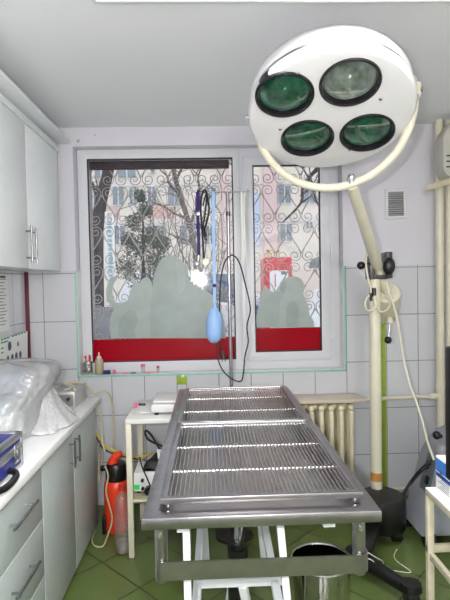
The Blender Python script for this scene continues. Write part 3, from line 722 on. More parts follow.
tag(MB().tube(smooth([(f0.x+.045, 2.648, .56), (f0.x+.06, 2.644, .50), (f0.x+.085, 2.642, .44), (f0.x+.105, 2.638, .39)], 6), .004, 8).build('probe_lead', MT['blackr']), 'black lead running down the front of the white instrument', 'lead')

# ========================================================= sprayer, bottle
sp = P(115.5, 536, Z=0); spc = (sp.x, sp.y+.075, 0)
sr = thing('pressure_sprayer', 'orange pressure sprayer with black collar on the floor by the counter end', 'sprayer', spc)
Rb = .078
z_ = lambda y: P(115, y, Y=spc[1]-.02).z
zc0, zc1 = z_(479), z_(463)
MB().lathe([(0, .004), (Rb*.9, .004), (Rb, .02), (Rb*1.0, .12), (Rb*1.0, .13), (Rb*.965, .14), (Rb*1.0, .15), (Rb*.99, zc0-.06), (Rb*.92, zc0-.02), (Rb*.75, zc0), (0, zc0)], Matrix.Translation(spc), 36).build('tank', MT['orange'], sr)
MB().lathe([(Rb*.80, zc0-.01), (Rb*.84, zc0), (Rb*.84, zc1-.03), (Rb*.7, zc1-.005), (Rb*.35, zc1), (0, zc1)], Matrix.Translation(spc), 28).build('collar', MT['black'], sr)
MB().cube((spc[0]-.075, spc[1]-.02, zc1-.03), (.03, .03, .03), None, .006).build('valve', MT['black'], sr); MB().cube((spc[0]+.075, spc[1]-.02, zc1-.03), (.035, .03, .02), None, .006).build('spout', MT['black'], sr)
hp = [Vector((spc[0]-.02, spc[1]-.01, zc1-.012)), Vector((spc[0]-.012, spc[1]-.01, zc1+.015)), Vector((spc[0]+.006, spc[1]-.01, zc1+.038)), Vector((spc[0]+.036, spc[1]-.01, zc1+.056))]
MB().tube(smooth(hp, 6), [.03]*6+[.027]*6+[.022]*4+[.019]*3, 14).build('pump_handle', MT['orange'], sr)
MB().box(spc[0]-Rb-.006, spc[0]-Rb+.02, spc[1]-.06, spc[1]+.06, 0, .11, .008).build('foot_skirt', MT['black'], sr)
bt = P(122.5, 555, Z=0); bt = (bt.x-.0, bt.y+.03, 0)
pb = thing('plastic_bottle', 'clear plastic bottle with red cap on the floor before the orange sprayer', 'bottle', bt)
hb = P(122, 488, Y=bt[1]).z; rb = .046
prof = [(0, .006), (rb*.7, .002), (rb*.95, .012)]
for i in range(7): z = .03+i*.028; prof += [(rb, z), (rb, z+.010), (rb*.95, z+.014), (rb*.95, z+.018)]
zs = hb-.09
prof += [(rb, .235), (rb, zs-.02), (rb*.85, zs+.02), (rb*.5, hb-.035), (rb*.30, hb-.022), (rb*.30, hb)]
MB().lathe(prof, Matrix.Translation(bt), 28).build('bottle_body', MT['pet'], pb)
MB().lathe([(0, hb-.012), (rb*.36, hb-.012), (rb*.36, hb+.012), (0, hb+.012)], Matrix.Translation(bt), 18).build('cap', MT['redcap'], pb)
MB().lathe([(0, .008), (rb*.9, .012), (rb*.93, .06), (0, .0605)], Matrix.Translation(bt), 24).build('water', film('bottle_water', (216, 222, 218), .6, .05, .05), pb)
# ================================================== things on the worktop
WZ = .820
# blue case with aluminium edges; its front faces the room
cx1 = -.735; cy1 = P(21.5, 447, X=cx1).y; czt = P(21.3, 432, X=cx1).z
cy0 = cy1-.44; cx0 = -1.04
bcx = thing('blue_case', 'dark blue case with aluminium edges and latch at the front of the worktop', 'case', ((cx0+cx1)/2, (cy0+cy1)/2, WZ))
zm = WZ+(czt-WZ)*.62
MB().box(cx0, cx1, cy0, cy1, WZ+.002, zm-.001, .004).build('case_body', MT['blue'], bcx)
MB().box(cx0, cx1, cy0, cy1, zm+.001, czt, .004).build('lid', MT['blue'], bcx)
k = MB(); e = .0045; ew = .016
for z0, z1 in ((WZ+.001, WZ+ew), (zm-ew, zm-.0005), (zm+.0005, zm+ew), (czt-ew, czt+e)):
    k.box(cx1-.004, cx1+e, cy0, cy1, z0, z1, .002); k.box(cx0-e, cx0+.004, cy0, cy1, z0, z1, .002); k.box(cx0, cx1, cy1-.004, cy1+e, z0, z1, .002); k.box(cx0, cx1, cy0-e, cy0+.004, z0, z1, .002)
for x in (cx0, cx1):
    for y in (cy0, cy1): k.box(x-ew*.6 if x > cx0 else x-e, x+e if x > cx0 else x+ew*.6, y-ew*.6 if y > cy0 else y-e, y+e if y > cy0 else y+ew*.6, WZ+.001, czt+e, .003)
k.box(cx1-ew, cx1+e, cy0, cy1, czt-.002, czt+e, .002); k.box(cx0, cx1, cy1-ew, cy1+e, czt-.002, czt+e, .002)
k.build('edge_trim', MT['alu'], bcx)
la = MB().box(cx1+.003, cx1+.010, cy1-.085, cy1-.045, zm-.045, zm+.025, .003); la.box(cx1+.008, cx1+.018, cy1-.078, cy1-.052, zm-.035, zm+.012, .004); la.cyl((cx1+.014, cy1-.082, zm+.012), (cx1+.014, cy1-.048, zm+.012), .006, seg=10)
la.build('latch', MT['chrome'], bcx)
hh = smooth([(cx1+.004, cy1-.13, zm-.05), (cx1+.03, cy1-.14, zm-.055), (cx1+.045, cy1-.18, zm-.06), (cx1+.045, cy1-.26, zm-.06), (cx1+.03, cy1-.30, zm-.055), (cx1+.004, cy1-.31, zm-.05)], 6)
MB().tube(hh, .012, 10).build('carry_handle', MT['black'], bcx)

# machine under a milky plastic cover
def blob(rings, seg=40, fold=.012, nf=9, seed=1, wrinkle=.006, n=30):
    """loft of (z, cx, cy, rx, ry) rings with drape folds that deepen downwards"""
    rnd = random.Random(seed); ph = [rnd.random()*6.28 for _ in range(6)]
    def ev(t):
        f = t*(len(rings)-1); i = min(int(f), len(rings)-2); s = f-i
        g = lambda j: Vector(rings[max(0, min(len(rings)-1, j))])if False else rings[max(0, min(len(rings)-1, j))]
        out = []
        for q in range(5):
            a, b, c, d = g(i-1)[q], g(i)[q], g(i+1)[q], g(i+2)[q]
            out.append(.5*((2*b)+(c-a)*s+(2*a-5*b+4*c-d)*s*s+(3*b-a-3*c+d)*s**3))
        return out
    def fn(u, v):
        z, cx, cy, rx, ry = ev(v)
        a = 2*PI*u
        w = 1+(math.sin(nf*a+ph[0]+2*v)*.5+math.sin((nf*2+1)*a+ph[1]-3*v)*.3)*fold*(1.2-v)/.1+math.sin(5*a+ph[2]+9*v)*wrinkle/.1*.5
        ca, sa = math.cos(a), math.sin(a); p = .75
        return Vector((cx+max(0, rx)*w*math.copysign(abs(ca)**p, ca), cy+max(0, ry)*w*math.copysign(abs(sa)**p, sa), z+math.sin(7*a+ph[3])*wrinkle*(1 if v < .97 else .2)*v))
    return MB().grid(fn, seg*2, n, True)
zq = lambda x, y, Y: P(x, y, Y=Y).z
mc = (-1.0, 2.44)
dv = thing('covered_device', 'white bench device with blue grey drum standing under the milky plastic cover', 'device', (mc[0], mc[1], WZ))
MB().box(-1.14, -.93, 2.28, 2.62, WZ, .90, .02, 3).build('base', MT['whitepl'], dv)
MB().box(-1.20, -1.11, 2.34, 2.56, .88, 1.06, .02, 3).build('column', MT['whitepl'], dv)
MB().lathe([(0, -.10), (.07, -.10), (.085, -.08), (.085, .08), (.07, .10), (0, .10)], Matrix.Translation((-1.02, 2.42, 1.02)) @ Matrix.Rotation(1.25, 4, 'Y'), 28).build('drum', mat('blue_grey_drum', (84, 108, 136), .5), dv)
MB().box(-1.12, -.97, 2.30, 2.42, .90, .965, .01, 2).build('side_block', mat('blue_grey_block', (140, 158, 172), .5), dv)
rings = [(.823, -1.01, 2.36, .195, .30), (.87, -1.012, 2.37, .175, .28), (.93, -1.012, 2.40, .165, .25), (.985, -1.00, 2.44, .180, .235), (1.04, -.985, 2.49, .195, .22), (1.085, -.985, 2.50, .195, .20), (1.115, -.99, 2.50, .165, .16), (1.13, -1.02, 2.47, .09, .10), (1.134, -1.03, 2.46, .0, .0)]
cv = blob(rings, 60, .0045, 7, 3, .004)
add_bump(MT['plastic'], 'noise', 13, .9, .02)
tag(cv.build('plastic_cover', MT['plastic'], ang=80), 'milky crinkled plastic sheet draped over the device on the worktop', 'cover')
# crumpled bubble wrap spilling toward the edge of the worktop
rings = [(.8215, -.86, 2.44, .165, .21), (.832, -.86, 2.44, .16, .205), (.86, -.868, 2.47, .125, .165), (.90, -.88, 2.52, .085, .115), (.95, -.888, 2.56, .055, .075), (.985, -.892, 2.58, .028, .035), (.995, -.892, 2.58, 0, 0)]
nt = MT['bubble'].node_tree
vo = nt.nodes.new('ShaderNodeTexVoronoi'); vo.inputs['Scale'].default_value = 95
tcn = nt.nodes.new('ShaderNodeTexCoord'); nt.links.new(tcn.outputs['Object'], vo.inputs[0])
bpn = nt.nodes.new('ShaderNodeBump'); bpn.inputs['Strength'].default_value = .9; bpn.inputs['Distance'].default_value = .006; bpn.invert = True
nt.links.new(vo.outputs['Distance'], bpn.inputs['Height'])
for nd in nt.nodes:
    if nd.type in ('BSDF_GLOSSY', 'BSDF_DIFFUSE'): nt.links.new(bpn.outputs[0], nd.inputs['Normal'])
bw = blob(rings, 90, .006, 6, 8, .006, 46)
for i, v in enumerate(bw.bm.verts):
    v.co.z += .0045*((i*7919) % 13)/13; v.co.x += .003*math.sin(i*1.7)
tag(bw.build('bubble_wrap', MT['bubble'], ang=80), 'crumpled clear bubble wrap spilling from the covered device to the worktop edge', 'bubble wrap')
# grey box at the far end of the worktop
a = P(57, 400, Y=2.86); gx0 = -.90; gx1 = -.765
gb = thing('grey_instrument_box', 'small grey instrument box at the far end of the worktop', 'box', ((gx0+gx1)/2, 2.86, WZ))
MB().box(gx0, gx1, 2.72, 2.98, WZ, .915, .005).build('housing', MT['greybox'], gb)
MB().box(gx0+.015, gx1-.01, 2.717, 2.723, WZ+.014, .90, .001).build('front_panel', mat('grey_panel_dark', (118, 118, 118), .45), gb)
for x, z in ((-.875, .865), (-.835, .85), (-.80, .875)): MB().cyl((x, 2.72, z), (x, 2.705, z), .010, seg=12).build('knob', MT['darkm'], gb)
k = MB().tube(smooth([(-.775, 2.76, .918), (-.80, 2.80, .935), (-.87, 2.84, .938), (-.85, 2.90, .93), (-.79, 2.93, .925), (-.76, 2.99, .88), (-.74, 3.03, .832), (-.68, 3.10, .832), (-.645, 3.13, .74), (-.645, 3.13, .45), (-.67, 3.13, .15), (-.69, 3.13, .012)], 8), .0055, 8)
tag(k.build('beige_hose', MT['beigehose']), 'beige hose lying over the grey instrument box and down behind the counter', 'hose')
k = MB().tube(smooth([(-.86, 2.95, .921), (-.92, 2.87, .93), (-.85, 2.80, .945), (-.80, 2.77, .93), (-.83, 2.74, .921)], 8), .006, 8)
tag(k.build('coiled_lead', MT['greybox']), 'grey lead coiled on top of the grey instrument box', 'lead')
# hoses behind the sprayer
hs = [([(97, 404, 3.14), (100, 412, 3.13), (102, 430, 3.07), (103, 447, 3.06), (101, 470, 3.12), (98.5, 482, 3.12), (99.5, 452, 3.12), (101, 440, 3.0), (105, 452, 2.98)], 'beigehose', 'hose', 'beige hose hanging in a loop at the counter end', .006),
      ([(96.5, 432, 3.13), (102, 443, 3.05), (115, 451, 3.0), (127, 455, 3.02), (140, 457, 3.05), (152, 452, 3.06)], 'yellow', 'hose', 'yellow hose sagging above the orange sprayer', .006),
      ([(96, 437, 3.13), (103, 448, 3.03), (115, 454.5, 3.03), (128, 457.5, 3.05), (146, 461, 3.06)], 'blackr', 'cable', 'black cable running below the yellow hose', .004)]
for pts, m, nm, lb, r in hs: tag(MB().tube(path(pts, 8), r, 8).build(nm, MT[m]), lb, nm)
y_ = spc[1]-.10
tag(MB().tube(path([(105, 466, y_+.02), (108, 476, y_), (106, 492, y_), (110, 508, y_), (112, 520, y_), (108, 535, y_-.02)], 8)+smooth([P(108, 535, Y=y_-.02), P(103, 546, Z=.008), P(95, 546, Z=.008), P(92, 540, Z=.008), P(95, 530, Z=.008)], 8)[1:], .005, 8).build('sprayer_hose', MT['beigehose']), 'thin beige hose of the orange sprayer curling onto the floor', 'hose')

# ---- small things on the window sill
SZl = OZ0+.006
def sill(px, y=D+.05): p = P(px, 366, Y=y); return Vector((p.x, y, SZl))
c = sill(88, D+.035)
j = thing('foil_jar', 'little silver foil jar with red tips in the left corner of the window sill', 'jar', tuple(c))
MB().lathe([(0, 0), (.026, 0), (.032, .02), (.028, .055), (.032, .075), (.024, .09), (0, .088)], Matrix.Translation(c), 22).build('jar_body', MT['foil'], j)
for dx, dy, h in ((-.016, 0, .118), (.010, .008, .122), (.018, -.008, .112)):
    k = MB().cyl(c+Vector((dx*.6, dy*.6, .08)), c+Vector((dx, dy, h)), .004, seg=8); k.ball(c+Vector((dx, dy, h)), (.008, .008, .010), 12); k.build('red_tip', MT['redcap'], j)
c = sill(99.3, D+.04)
j = thing('squeeze_bottle', 'squat squeeze bottle with nozzle and yellowish liquid on the window sill', 'bottle', tuple(c))
MB().lathe([(0, .001), (.026, .001), (.029, .006), (.029, .085), (.026, .098), (.014, .108), (0, .109)], Matrix.Translation(c), 24).build('bottle_body', MT['amber'], j)
MB().lathe([(0, .004), (.026, .005), (.0265, .04), (0, .0405)], Matrix.Translation(c), 20).build('liquid', MT['liquid'], j)
MB().lathe([(.016, .104), (.016, .118), (.007, .124), (.003, .15), (0, .151)], Matrix.Translation(c), 16).build('nozzle', mat('nozzle_cream', (226, 218, 196), .4), j)
c = sill(106.5, D+.015)
tag(MB().cyl(c+Vector((-.024, 0, .013)), c+Vector((.024, .01, .013)), .013, seg=14).build('dark_vial', MT['navy']), 'dark blue vial lying on the sill right of the squeeze bottle', 'vial')
c = sill(114.2, D+.015)
k = thing('pink_vial', 'tiny clear vial with pink content on the sill right of the dark vial', 'vial', tuple(c))
MB().lathe([(0, 0), (.011, 0), (.011, .022), (.007, .026), (.007, .032), (0, .032)], Matrix.Translation(c), 14).build('vial_body', MT['pink'], k)
c = sill(143, D+.03)
k = thing('pink_capped_vial', 'upright vial with pink cap near the middle of the window sill', 'vial', tuple(c))
MB().lathe([(0, 0), (.012, 0), (.012, .040), (.008, .044), (0, .044)], Matrix.Translation(c), 14).build('vial_body', MT['pet'], k)
MB().lathe([(0, .042), (.015, .042), (.015, .060), (0, .060)], Matrix.Translation(c), 14).build('cap', MT['pink'], k)
c = sill(158, D+.03)
k = thing('red_vial', 'slim red-topped vial on the sill right of the pink capped vial', 'vial', tuple(c))
MB().lathe([(0, 0), (.008, 0), (.008, .03), (0, .03)], Matrix.Translation(c), 12).build('vial_body', MT['amber'], k)
MB().lathe([(0, .029), (.009, .029), (.009, .045), (0, .045)], Matrix.Translation(c), 12).build('cap', MT['redcap'], k)
for px, ln_, lb in ((125, .05, 'pink strip lying on the sill left of the pink capped vial'), (133, .035, 'darker wrapper lying on the sill beside the pink strip'), (148, .04, 'pinkish wrapper lying on the sill between the two standing vials')):
    c = sill(px, D+.02); tag(MB().cube(c+Vector((0, 0, .004)), (ln_, .018, .007), Matrix.Rotation(.2, 3, 'Z'), .002).build('wrapper', MT['pink'] if px != 133 else MT['darkm']), lb, 'wrapper')

# ============================================================== radiator
rd = thing('radiator', 'cream steel column radiator under the window', 'radiator', (.62, 3.21, 0))
RYc = 3.205; rz0, rz1 = .12, .690
p_ = [P(x, 430, Y=RYc-.06).x for x in (351.5, 341.4, 331.4, 321.6, 312)]
pitch = (p_[0]-p_[4])/4; xs = [p_[0]-pitch*i for i in range(13)]
k = MB()
def section(x):
    k = MB()
    for dy in (-.058, 0, .058):
        k.tube(smooth([(x, RYc+dy*.5, rz0+.02), (x, RYc+dy, rz0+.07), (x, RYc+dy, (rz0+rz1)/2), (x, RYc+dy, rz1-.07), (x, RYc+dy*.5, rz1-.02)], 4), .0175, 10)
    k.cube((x, RYc, rz1-.022), (.044, .15, .044), None, .018, 3); k.cube((x, RYc, rz0+.022), (.044, .15, .044), None, .018, 3)
    k.cube((x, RYc, (rz0+rz1)/2), (.010, .12, rz1-rz0-.08))
    return k
for x in xs: section(x).build('section', MT['creamd'], rd)
for z in (rz0+.022, rz1-.022): MB().cyl((xs[-1]-.03, RYc, z), (xs[0]+.03, RYc, z), .02).build('connecting_tube', MT['creamd'], rd)
for x in (xs[2], xs[-3]): MB().box(x-.01, x+.01, RYc-.04, RYc+.04, 0, rz0+.01, .002).build('foot', MT['creamd'], rd)
q = [P(369.5, 402, Z=.722), P(354, 388.5, Z=.722)]
k = MB().prism([(-.02, 3.115), (.945, 3.115), (1.015, 3.125), (1.025, 3.14), (.985, D-T-.001), (-.02, D-T-.001)], .022, Matrix.Translation((0, 0, .708)), .003)
tag(k.build('radiator_board', MT['board']), 'beige board lying on top of the radiator', 'shelf')
# pipes
px1 = P(440.3, 300, Y=3.24).x; px2 = P(448.7, 300, Y=3.24).x
k = MB().cyl((px1, 3.245, .0), (px1, 3.245, H), .027, seg=18); pz = P(440, 386, Y=3.24).z
k.cyl((px1, 3.245, pz-.02), (px1, 3.245, pz+.02), .031, seg=18); k.cyl((px1, 3.245, 1.78), (px1, 3.245, 1.80), .0285, seg=18)
tag(k.build('heating_pipe', MT['cream']), 'left one of the two cream vertical heating pipes in the right corner', 'pipe')
tag(MB().cyl((px2+.012, 3.25, .0), (px2+.012, 3.25, H), .026, seg=18).build('heating_pipe', MT['cream']), 'right one of the two cream vertical heating pipes in the right corner', 'pipe')
z = P(400, 398, Y=3.245).z
k = MB().cyl((xs[0]+.03, 3.235, z), (px1-.02, 3.245, z+.004), .0135, seg=14).cyl((px1-.075, 3.245, z+.003), (px1-.022, 3.245, z+.004), .021, seg=16).cyl((xs[0]+.025, 3.235, z), (xs[0]+.075, 3.235, z), .022, seg=14)
tag(k.build('feed_pipe', MT['cream']), 'cream horizontal pipe from the radiator top to the corner pipe', 'pipe')
z = P(405, 489, Y=3.245).z
tag(MB().cyl((xs[0]+.03, 3.25, z), (px1-.02, 3.25, z), .0135, seg=14).build('return_pipe', MT['cream']), 'cream horizontal pipe low along the skirting to the corner pipe', 'pipe')
# stub pipe and grey box on the corner
a = P(427, 188, Y=3.20); b = P(452, 180.5, Y=3.02)
k = MB().tube([a+Vector((-.004, .002, 0)), a, b, b+(b-a)*.5], [.014, .021, .021, .021], 16)
tag(k.build('capped_pipe', MT['creamd']), 'short cream capped pipe sticking out past the corner pipes', 'pipe')
a = P(443.5, 175, Y=3.10); zt = P(446, 128, Y=3.10).z; zb = P(447, 178, Y=3.10).z
g = thing('wall_unit', 'grey rounded wall unit at the right edge in front of the corner pipes', 'unit', (1.66, 3.1, zb))
wx0 = P(442.5, 150, Y=3.08).x
k = MB().prism([(wx0, zb+.05), (wx0+.02, zb+.015), (wx0+.05, zb), (1.775, zb), (1.775, zt+.06), (wx0+.07, zt+.04), (wx0+.02, zt-.02), (wx0, zt-.06)], .12, Matrix(((1, 0, 0, 0), (0, 0, -1, 3.19), (0, 1, 0, 0), (0, 0, 0, 1))), .012); k.build('cover', mat('warm_grey_plastic', (186, 184, 174), .5), g)
k = MB()
for i in range(3): k.box(wx0+.02, wx0+.09, 3.066, 3.0705, zb+.06+i*.035, zb+.068+i*.035)
k.build('slots', MT['gasket'], g)

# ====================================================== right-hand group
# grey rolling machine
GY0, GY1 = 2.60, 2.93
gp = [(P(x, y, Y=GY1).x, P(x, y, Y=GY1).z) for x, y in ((400, 525), (407, 497), (417, 458), (421, 446), (427, 436), (435, 428), (446, 422.5), (456, 421), (464, 423), (468, 440), (470, 525))]
gm = thing('suction_machine', 'grey rolling medical machine with rounded top and black castors at the right', 'machine', (1.25, 2.7, 0))
R4 = Matrix(((1, 0, 0, 0), (0, 0, -1, GY1), (0, 1, 0, 0), (0, 0, 0, 1)))
zmin = .075
gp = [(x, max(z, zmin)) for x, z in gp]
MB().prism(gp, GY1-GY0, R4, .018).build('housing', MT['greyplastic'], gm)
sa = P(407, 497, Y=GY1); sb = P(417, 458, Y=GY1); sn = Vector((-(sb.z-sa.z), 0, sb.x-sa.x)).normalized()   # the sloping left face
def onface(x, y, off=0.):
    d = ray(x, y); return CAM+d*((sa+sn*off-CAM).dot(sn)/d.dot(sn))
SR = Matrix((Vector((0, 1, 0)), sn.cross(Vector((0, 1, 0))), sn)).transposed()
c = onface(428.5, 473); MB().cube(c, (.12, .21, .008), SR, .003).build('socket_panel', mat('machine_panel', (98, 104, 112), .45), gm)
for x, y in ((427.6, 464.5), (427, 480)):
    MB().cube(onface(x, y, .006), (.035, .045, .012), SR, .004).build('socket', MT['black'], gm)
c = onface(440, 436); MB().ball(c+sn*.02, .024, 16).cyl(c-sn*.01, c+sn*.02, .012, seg=12).build('knob', MT['black'], gm)
c = onface(440, 449, .012); MB().cube(c, (.10, .06, .05), SR, .012).build('connector_block', mat('machine_grey_light', (150, 150, 156), .45), gm)
def castor(c, r, parent=None, w=.03, ax='X'):
    k = MB(); d = Vector((w/2, 0, 0)) if ax == 'X' else Vector((0, w/2, 0))
    k.cyl(c-d, c+d, r, seg=20); k.cyl(c-d*1.2, c+d*1.2, r*.45, seg=14)
    k.cyl(c+Vector((0, 0, r*.6)), c+Vector((0, 0, r*1.35)), r*.35, seg=12)
    return k.build('castor', MT['black'], parent)
mx0 = min(x for x, z in gp)
for x in (mx0+.045, max(x for x, z in gp)-.05):
    for y in (GY0+.03, GY1-.05): castor(Vector((x, y, .052)), .052, gm, .045)
# cable sockets to the black base
tag(MB().tube([*smooth([onface(433, 460, .03), P(424, 466, Y=2.70), P(413, 478, Y=2.76), P(405, 490, Y=2.76), P(399, 500, Y=2.74), P(392, 506, Y=2.74)], 8)], .006, 8).build('black_cable', MT['blackr']), 'black cable from the grey machine to the lamp base', 'cable')
tag(MB().tube([*smooth([onface(431, 464, .03), P(421, 472, Y=2.72), P(410, 485, Y=2.76), P(402, 499, Y=2.75), P(393, 509, Y=2.74)], 8)], .005, 8).build('black_cable', MT['blackr']), 'lower black cable arching beside the first one to the lamp base', 'cable')
# cream trolley at the right edge
LZ = .75; a = P(425, 487, Z=LZ); hx0, hy1 = a.x, a.y; hx1, hy0 = hx0+.5, hy1-.62
tr = thing('instrument_trolley', 'cream metal trolley at the right edge carrying the blue carton', 'trolley', ((hx0+hx1)/2, (hy0+hy1)/2, 0))
MB().box(hx0, hx1, hy0, hy1, LZ-.006, LZ, .002).build('top_shelf', MT['paper'], tr)
k = MB(); w_ = .022
k.ring(hx0, hx1, hy0, hy1, w_, LZ-.028, LZ-.0062, None, .003)
k.build('top_frame', MT['shaded'], tr)
for x in (hx0+.0115, hx1-.0115):
    for y in (hy0+.0115, hy1-.0115): MB().box(x-.0115, x+.0115, y-.0115, y+.0115, 0, LZ-.02, .002).build('leg', MT['shaded'], tr)
lz = P(436, 546, Y=hy1).z
k = MB(); k.box(hx0, hx1, hy1-.02, hy1-.004, lz-.014, lz+.014, .002); k.box(hx0, hx1, hy0+.004, hy0+.02, lz-.014, lz+.014, .002)
k.box(hx0+.004, hx0+.02, hy0, hy1, lz-.034, lz-.010, .002); k.box(hx1-.02, hx1-.004, hy0, hy1, lz-.034, lz-.010, .002); k.build('lower_frame', MT['shaded'], tr)
# carton, black monitor
cb0 = P(433.6, 488, Z=LZ)
bx0, by1 = cb0.x+.006, cb0.y-.004; bzt = P(434, 455, Y=by1).z
ct = thing('blue_carton', 'white carton printed blue standing at the back edge of the trolley', 'carton', (bx0+.03, by1-.05, LZ))
MB().box(bx0, bx0+.065, by1-.115, by1, LZ, bzt, .001).build('carton_body', MT['paper'], ct)
k = MB().box(bx0-.0006, bx0+.0002, by1-.112, by1-.003, bzt-.052, bzt-.006); k.box(bx0+.002, bx0+.063, by1-.0002, by1+.0006, bzt-.05, bzt-.006); k.build('blue_print', MT['boxblue'], ct)
k = MB().box(bx0-.0006, bx0+.0002, by1-.112, by1-.003, bzt-.070, bzt-.056); k.build('dark_blue_band', mat('deep_blue_print', (40, 70, 150), .5), ct)
k = MB()
for i in range(6): k.box(bx0-.0006, bx0+.0002, by1-.10, by1-.02-(i % 3)*.012, LZ+.012+i*.007, LZ+.015+i*.007)
k.box(bx0-.0006, bx0+.0002, by1-.05, by1-.03, LZ+.06, LZ+.075); k.build('small_print', MT['lines'], ct)
mx0 = P(445.3, 430, Y=by1-.13).x; mzt = P(446, 346, Y=by1-.13).z
mo = thing('black_monitor', 'tall black monitor cut by the right edge, standing on the trolley', 'monitor', (mx0+.2, by1-.2, LZ))
MB().box(mx0, mx0+.40, by1-.17, by1-.125, LZ+.09, mzt, .008).build('screen_housing', MT['black'], mo)
MB().box(mx0+.02, mx0+.38, by1-.1725, by1-.1685, LZ+.11, mzt-.025, .001).build('screen', mat('dark_screen', (12, 13, 16), .1), mo)
MB().box(mx0+.12, mx0+.28, by1-.26, by1-.13, LZ, LZ+.03, .006).build('base', MT['black'], mo)
MB().box(mx0+.17, mx0+.23, by1-.165, by1-.13, LZ+.02, LZ+.15, .006).build('neck', MT['black'], mo)
s_ = P(448, 508, X=hx0-.0005)
st_ = MB().box(mx0+.004, mx0+.12, by1-.32, by1-.19, LZ, LZ+.012, .002)
tag(st_.build('teal_packet', MT['teal2']), 'flat teal packet lying on the trolley before the carton', 'packet')

# ========================================================== operating lamp
LY = 2.85
pt = P(379, 290, Y=LY); pb = P(372.3, 490, Y=LY); pxx = (pt.x+pb.x)/2
ol = thing('operating_lamp', 'large four-lens operating lamp on a cream pole beside the table', 'lamp', (pxx, LY, 0))
jz = P(378, 276, Y=LY).z
rp = .0335
pole = MB().cyl((pxx, LY, .10), (pxx, LY, jz), rp, seg=24).build('pole', MT['cream'], ol)
zt = P(372, 475, Y=LY).z
MB().cyl((pxx, LY, zt-.03), (pxx, LY, zt+.02), rp+.0015, seg=24).build('rust_brown_band', MT['rust'], pole)
# base: hub block and two feet with castors
k = MB().lathe([(0, .07), (.125, .07), (.132, .09), (.132, .235), (.12, .255), (0, .26)], Matrix.Translation((pxx, LY-.09, 0)), 28); k.build('base_hub', MT['black'], ol)
f1 = P(349, 552, Z=.09); f2 = P(411, 590, Z=.07)
d_ = (f2-f1); k = MB().tube([f1, f1+d_*.5, f2], [.042, .036, .03], 14); k.bar((pxx, LY-.04, .12), f1+d_*.2+Vector((0, 0, .015)), .09, .05, .012); k.build('foot_beam', MT['black'], ol)
f3 = P(396, 529, Z=.07); f4 = Vector((pxx-.30, LY+.20, .08))
k = MB().bar((pxx, LY-.04, .115), f3+Vector((0, 0, .03)), .07, .05, .012); k.bar((pxx, LY-.02, .115), f4+Vector((0, 0, .03)), .07, .05, .012); k.build('foot_beam', MT['black'], ol)
for p in (f1+Vector((-.0, -.0, 0)), f2, f3, f4): castor(Vector((p.x, p.y, .042)), .042, ol, .05)
k = MB().cyl((f2.x, f2.y, .075), (f2.x, f2.y, .105), .05, .045, seg=20); k.build('end_cap', MT['black'], ol)
# joint clamp
jc = P(378, 265, Y=LY)
k = MB().box(jc.x-.062, jc.x-.036, LY-.05, LY+.05, jc.z-.085, jc.z+.055, .006).box(jc.x+.036, jc.x+.07, LY-.05, LY+.05, jc.z-.08, jc.z+.075, .006); k.box(jc.x-.05, jc.x+.05, LY-.035, LY+.035, jc.z-.085, jc.z-.06, .005)
k.build('clamp', MT['darkm'], ol)
MB().ball((jc.x+.045, LY-.055, jc.z-.01), (.036, .03, .052), 18).build('clamp_knob', MT['black'], ol)
c = P(361, 265.5, Y=LY-.02)
MB().ball(c, .024, 18).cyl(c, (jc.x-.05, LY-.02, jc.z+.012), .006, seg=10).build('ball_lever', MT['black'], ol)
# lamp head position
LYH = 2.02
LC = P(330.2, 119, Y=LYH)
Wv = (CAM-LC).normalized()
rgt = CM @ Vector((1, 0, 0)); rgt = (rgt-Wv*rgt.dot(Wv)).normalized(); upv = Wv.cross(rgt)
th = math.radians(7.5)
Ax = rgt*math.cos(th)+upv*math.sin(th); Up = -rgt*math.sin(th)+upv*math.cos(th)
tl_ = math.radians(49)
Nn = Wv*math.cos(tl_)-Up*math.sin(tl_); Cc = Up*math.cos(tl_)+Wv*math.sin(tl_)
dist = (LC-CAM).dot(CM @ Vector((0, 0, -1))); RF = 82*dist/F
LM = Matrix((( Ax.x, Cc.x, Nn.x, LC.x), (Ax.y, Cc.y, Nn.y, LC.y), (Ax.z, Cc.z, Nn.z, LC.z), (0, 0, 0, 1)))
# arm from joint up to the yoke
at = P(351.5, 184, Y=LYH+.09)
ab = Vector((jc.x, LY-.0, jc.z-.02))
k = MB().tube([ab+(at-ab)*.02, ab+(at-ab)*.1, ab+(at-ab)*.9, at-(at-ab)*.01], [.031, .031, .0265, .025], 18); k.build('arm', MT['cream'], ol)
k = MB().lathe([(0, -.02), (.02, -.02), (.02, .01), (.014, .022), (0, .024)], Matrix.Translation(at+Vector((0, 0, .018))), 16); k.build('swivel_bolt', MT['chrome'], ol)
# counterweight behind the joint, with lever
ca = P(377, 282, Y=LY+.06); cbp = P(396, 306, Y=LY+.20)
dd = (ab-at).normalized()
c0 = P(387, 291, Y=LY+.045); c1 = c0+Vector((.045, .17, -.15))
axis = (c1-c0).normalized()
q = axis.to_track_quat('Z', 'Y').to_matrix().to_4x4()
rr = .083
k = MB().lathe([(0, 0), (rr*.82, 0), (rr*.97, .012), (rr, .03), (rr, .215), (rr*.9, .235), (0, .235)], Matrix.Translation(c0) @ q, 36); k.tube([ab, c0], .03, 14); k.build('counterweight', MT['cream'], ol)
k = MB().lathe([(rr*1.004, .030), (rr*1.012, .036), (rr*1.004, .042)], Matrix.Translation(c0) @ q, 36); k.build('seam_ring', MT['creamd'], ol)
la_ = P(390, 322, Y=LY+.05); lb_ = P(388, 340, Y=LY+.03)
k = MB().cyl(la_+Vector((0, 0, .03)), la_+Vector((0, 0, -.005)), .022, .02, seg=14); k.build('lever_socket', MT['creamd'], ol)
